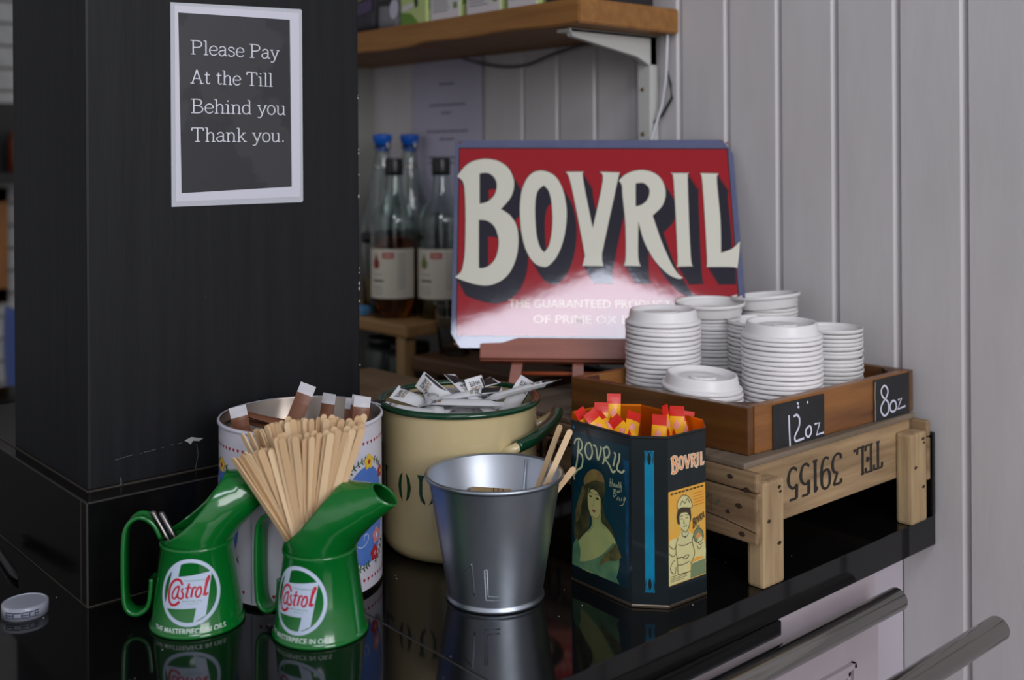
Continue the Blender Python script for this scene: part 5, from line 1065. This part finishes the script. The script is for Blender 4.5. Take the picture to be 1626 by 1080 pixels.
sk_ = [[(12.6,95),(11.5,100),(13.9,104),(19.7,107.5),(26.9,105.3),(32.1,99.9),(33.7,93),(26.7,93.9),(18.5,95.5),(12.6,95)], [(16,98),(19,102),(23,99),(27,103),(30,98)], [(16.5,84.5),(19.5,84.2)], [(24,84),(28,84)], [(16,87),(20,87.4)], [(23.5,87.2),(28.5,86.6)], [(21.6,83),(21,79.6),(22.6,79)], [(20.5,76.8),(23,76),(26,77)], [(17.6,74.8),(24.1,70.1),(29,74.9),(30.6,82)], [(18.5,72),(19.5,67),(26,66),(28,69)], [(22.5,66.5),(23.5,64.5),(24,66.3)], [(12.4,66.7),(9,58),(11,46),(12,32)], [(36,65),(33.6,58.8),(37.1,46),(31,37.5)], [(-.5,61.8),(6,57),(10,60)], [(-.5,54),(5,50),(9,52)], [(12.3,60),(22,57.5),(33,58.6)], [(8,46),(4,44),(1,39),(4,34),(8,33),(9,39)], [(10,47),(17,46.6),(21,46)], [(12,40),(20,39),(29,40)], [(41,53),(44,49),(48,51)], [(43,56),(46,53),(50,55)], [(12,31),(22,29.6),(31,30)], [(20.4,45.3),(24,47),(28,46.6),(27,44.4),(23,44),(20.4,45.3)], [(35.6,63.4),(38.5,69),(44.2,70),(49.4,65.7),(50.6,59.5),(46.2,56.2),(39.2,57.2),(35.6,63.4)]]
k.strokes(f2, [FBp(s_) for s_ in sk_], .00065, pbr, .0005); k.strokes(f2, [FBp([(32, 37.4), (54, 38.4)])], .0012, pcr, .00055)
for z in (30.6, 28.8, 27.2, 25.6): k.strokes(f2, [FBp([(1, z), (R.uniform(20, 28), z-.4)])], .0004, pbr, .0005)

for a in range(9): k.decal(f2, FBp([(2+a*5.6, 110.6), (6.2+a*5.6, 110.6), (6.2+a*5.6, 112.2), (2+a*5.6, 112.2)]), pbr, .0005, maxlen=.03)
for z in (106, 103, 100, 97, 94): k.strokes(f2, [FBp([(36, z), (52, z)])], .0007, mat('print_orange_deep', (196, 120, 44), .3), .0004)
for i, ch in enumerate('BOVRIL'):
    T2 = lambda P: [(p[0]/1000, p[1]/1000) for p in P]; bw2 = lambda u, v, o: f2((35.5+(u+.1986)/.3936*19)/1000*2*ay*1000/57, (70.5+(u+.1986)/.3936*8+(v-.0872)/.188*11.0*(1-.25*(u+.2)/.39))/1000, o)
    k.decal(bw2, T2(BIGS[ch]), pbr, .0006, [T2(BIGS[x]) for x in HOLES.get(ch, ())], maxlen=.2)
k.decal(f1, [(.003, .1630), (.006, .1630), (.0065, .1605), (.003, .1600)], PM('print_blue_mark', (40, 96, 140)), .0002)
k.obj('body', t)
q = cf(tuple(cen)); G3 = 'red and yellow sachets in the octagonal tin'
tl = [((-.022, .030, .126), (-.020, .038, .190), .1, 'tallest red-topped yellow sachet, standing at the back of the octagonal tin', 0), ((-.036, .022, .118), (-.034, .034, .178), 0, 'red-topped yellow sachet just left of the tallest one', 0),
 ((-.026, -.006, .128), (-.052, .004, .166), .5, 'red-topped sachet leaning at the far left corner of the octagonal tin', 1), ((-.014, -.012, .128), (-.040, -.004, .163), .3, 'red-topped sachet second from the left corner of the octagonal tin', 3),
 ((-.004, -.004, .128), (-.038, .018, .168), .9, 'red-topped sachet pointing up left in the middle of the octagonal tin', 2), ((.012, -.020, .130), (-.020, .010, .162), -.4, 'red-topped sachet lying across the front middle of the octagonal tin', 0),
 ((-.012, -.026, .130), (-.002, .012, .166), .4, 'red-topped sachet leaning back in the middle of the octagonal tin', 3), ((.016, -.034, .118), (.020, -.026, .168), -.3, 'red-topped sachet at the front edge of the octagonal tin', 0),
 ((.040, -.004, .122), (.030, .004, .182), .9, 'yellow sachet with folded red top near the right end of the octagonal tin', 1), ((.042, .004, .118), (.044, .012, .176), -.2, 'red-topped sachet beside the folded one at the right end', 0), ((.046, .010, .112), (.056, .018, .168), .4, 'dark red-topped sachet nearest the right corner of the octagonal tin', 2)]
for a, b_, sp, lab, vr in tl: between('red', q(*a), q(*b_), SP+sp, lab, G3, vr)
for i in range(30):
    s_ = rn.uniform(-.040, .040); w2 = rn.uniform(-.022, .022); th = rn.uniform(0, 2*PI); c = Vector(cen)+u_*s_+v_*w2+Vector((0, 0, .100+.0013*i)); d_ = Vector((math.cos(th)*.8, math.sin(th)*.6, rn.uniform(-.1, .5))).normalized()
    if (s_*u_+w2*v_+d_*.03).dot(v_) > .045: d_ = -d_
    sachet('red', c-d_*.028, d_, th+PI/2, 'red and yellow sauce sachet lying in the heap inside the octagonal tin', 'sachet heap in the octagonal tin', var=i % 4)

# ================================================================ BOTTLE CAP AND PEN
cpm = mat('cap_translucent', (176, 180, 196), .25, trans=.35); cpt = mat('cap_print', (60, 64, 84), .5)
t = empty('bottle_cap', (-.4580, -.9320, 0), 0, 'clear plastic bottle cap with dark lettering lying on the worktop, lower left', 'cap')
k = MB(); r_ = .0215; k.lathe([(r_-.0008, .0116), (r_, .0108), (r_, .0), (r_-.0012, 0), (r_-.0014, .0100)], cpm, 72); k.lathe([(.0004, .0113), (r_-.0030, .0113), (r_-.0026, .0119), (r_-.0008, .0116)], cpm, 72, smooth=False); k.lathe([(r_-.0014, .0100), (.0004, .0100)], cpm, 72, smooth=False)
k.obj('cap', t)
AP = math.atan2(-1.2783+.932, .6661+.458); f = cyl(r_, AP); k = MB()
text(k, f, 'DASANI', -.0190, .0026, .0190, .0080, cpt, .0002, maxlen=.004) if 0 else None
for i, (a, b_) in enumerate(((-.019, -.012), (-.011, -.004), (-.003, .003), (.004, .008), (.009, .013))): k.strokes(f, [[(a, .0030), (b_, .0030)], [(a, .0080), (b_, .0080)], [(a, .0030), (a, .0080)], [(a, .0055), (b_, .0055)]][:4-(i % 2)], .0012, cpt, .0002, spl=False)
k.obj('print', t)
t = empty('pen', (-.598, -.9080, .0046), -.10, 'black pen lying on the worktop in front of the plinth', 'pen')
k = MB(); MX = Matrix(((0, 0, 1, 0), (0, 1, 0, 0), (-1, 0, 0, 0), (0, 0, 0, 1)))
k.lathe([(.0003, -.075), (.0040, -.074), (.0044, -.07), (.0044, .036), (.0040, .040)], mat('pen_black', (24, 24, 28), .2), 20, M=MX); k.obj('barrel', t); k = MB(); k.lathe([(.0040, .040), (.0036, .043), (.0012, .058), (.0004, .060)], mat('pen_tip', (60, 60, 64), .3, .6), 16, M=MX); k.obj('tip', t)
for i in range(60):   # crumbs are individual specks of sugar on the stone, kept as one scatter
    pass
k = MB()
for i in range(90):
    x, y = -.02-rn.random()*.48, -.15-rn.random()*.85; s_ = rn.uniform(.0003, .0007); k.box(x, x+s_, y, y+s_, .0001, s_, mat('sugar_grain', (200, 198, 190), .6))
tag(k.obj('spilled_sugar'), 'scattered white sugar grains on the black worktop', 'sugar', kind='stuff')
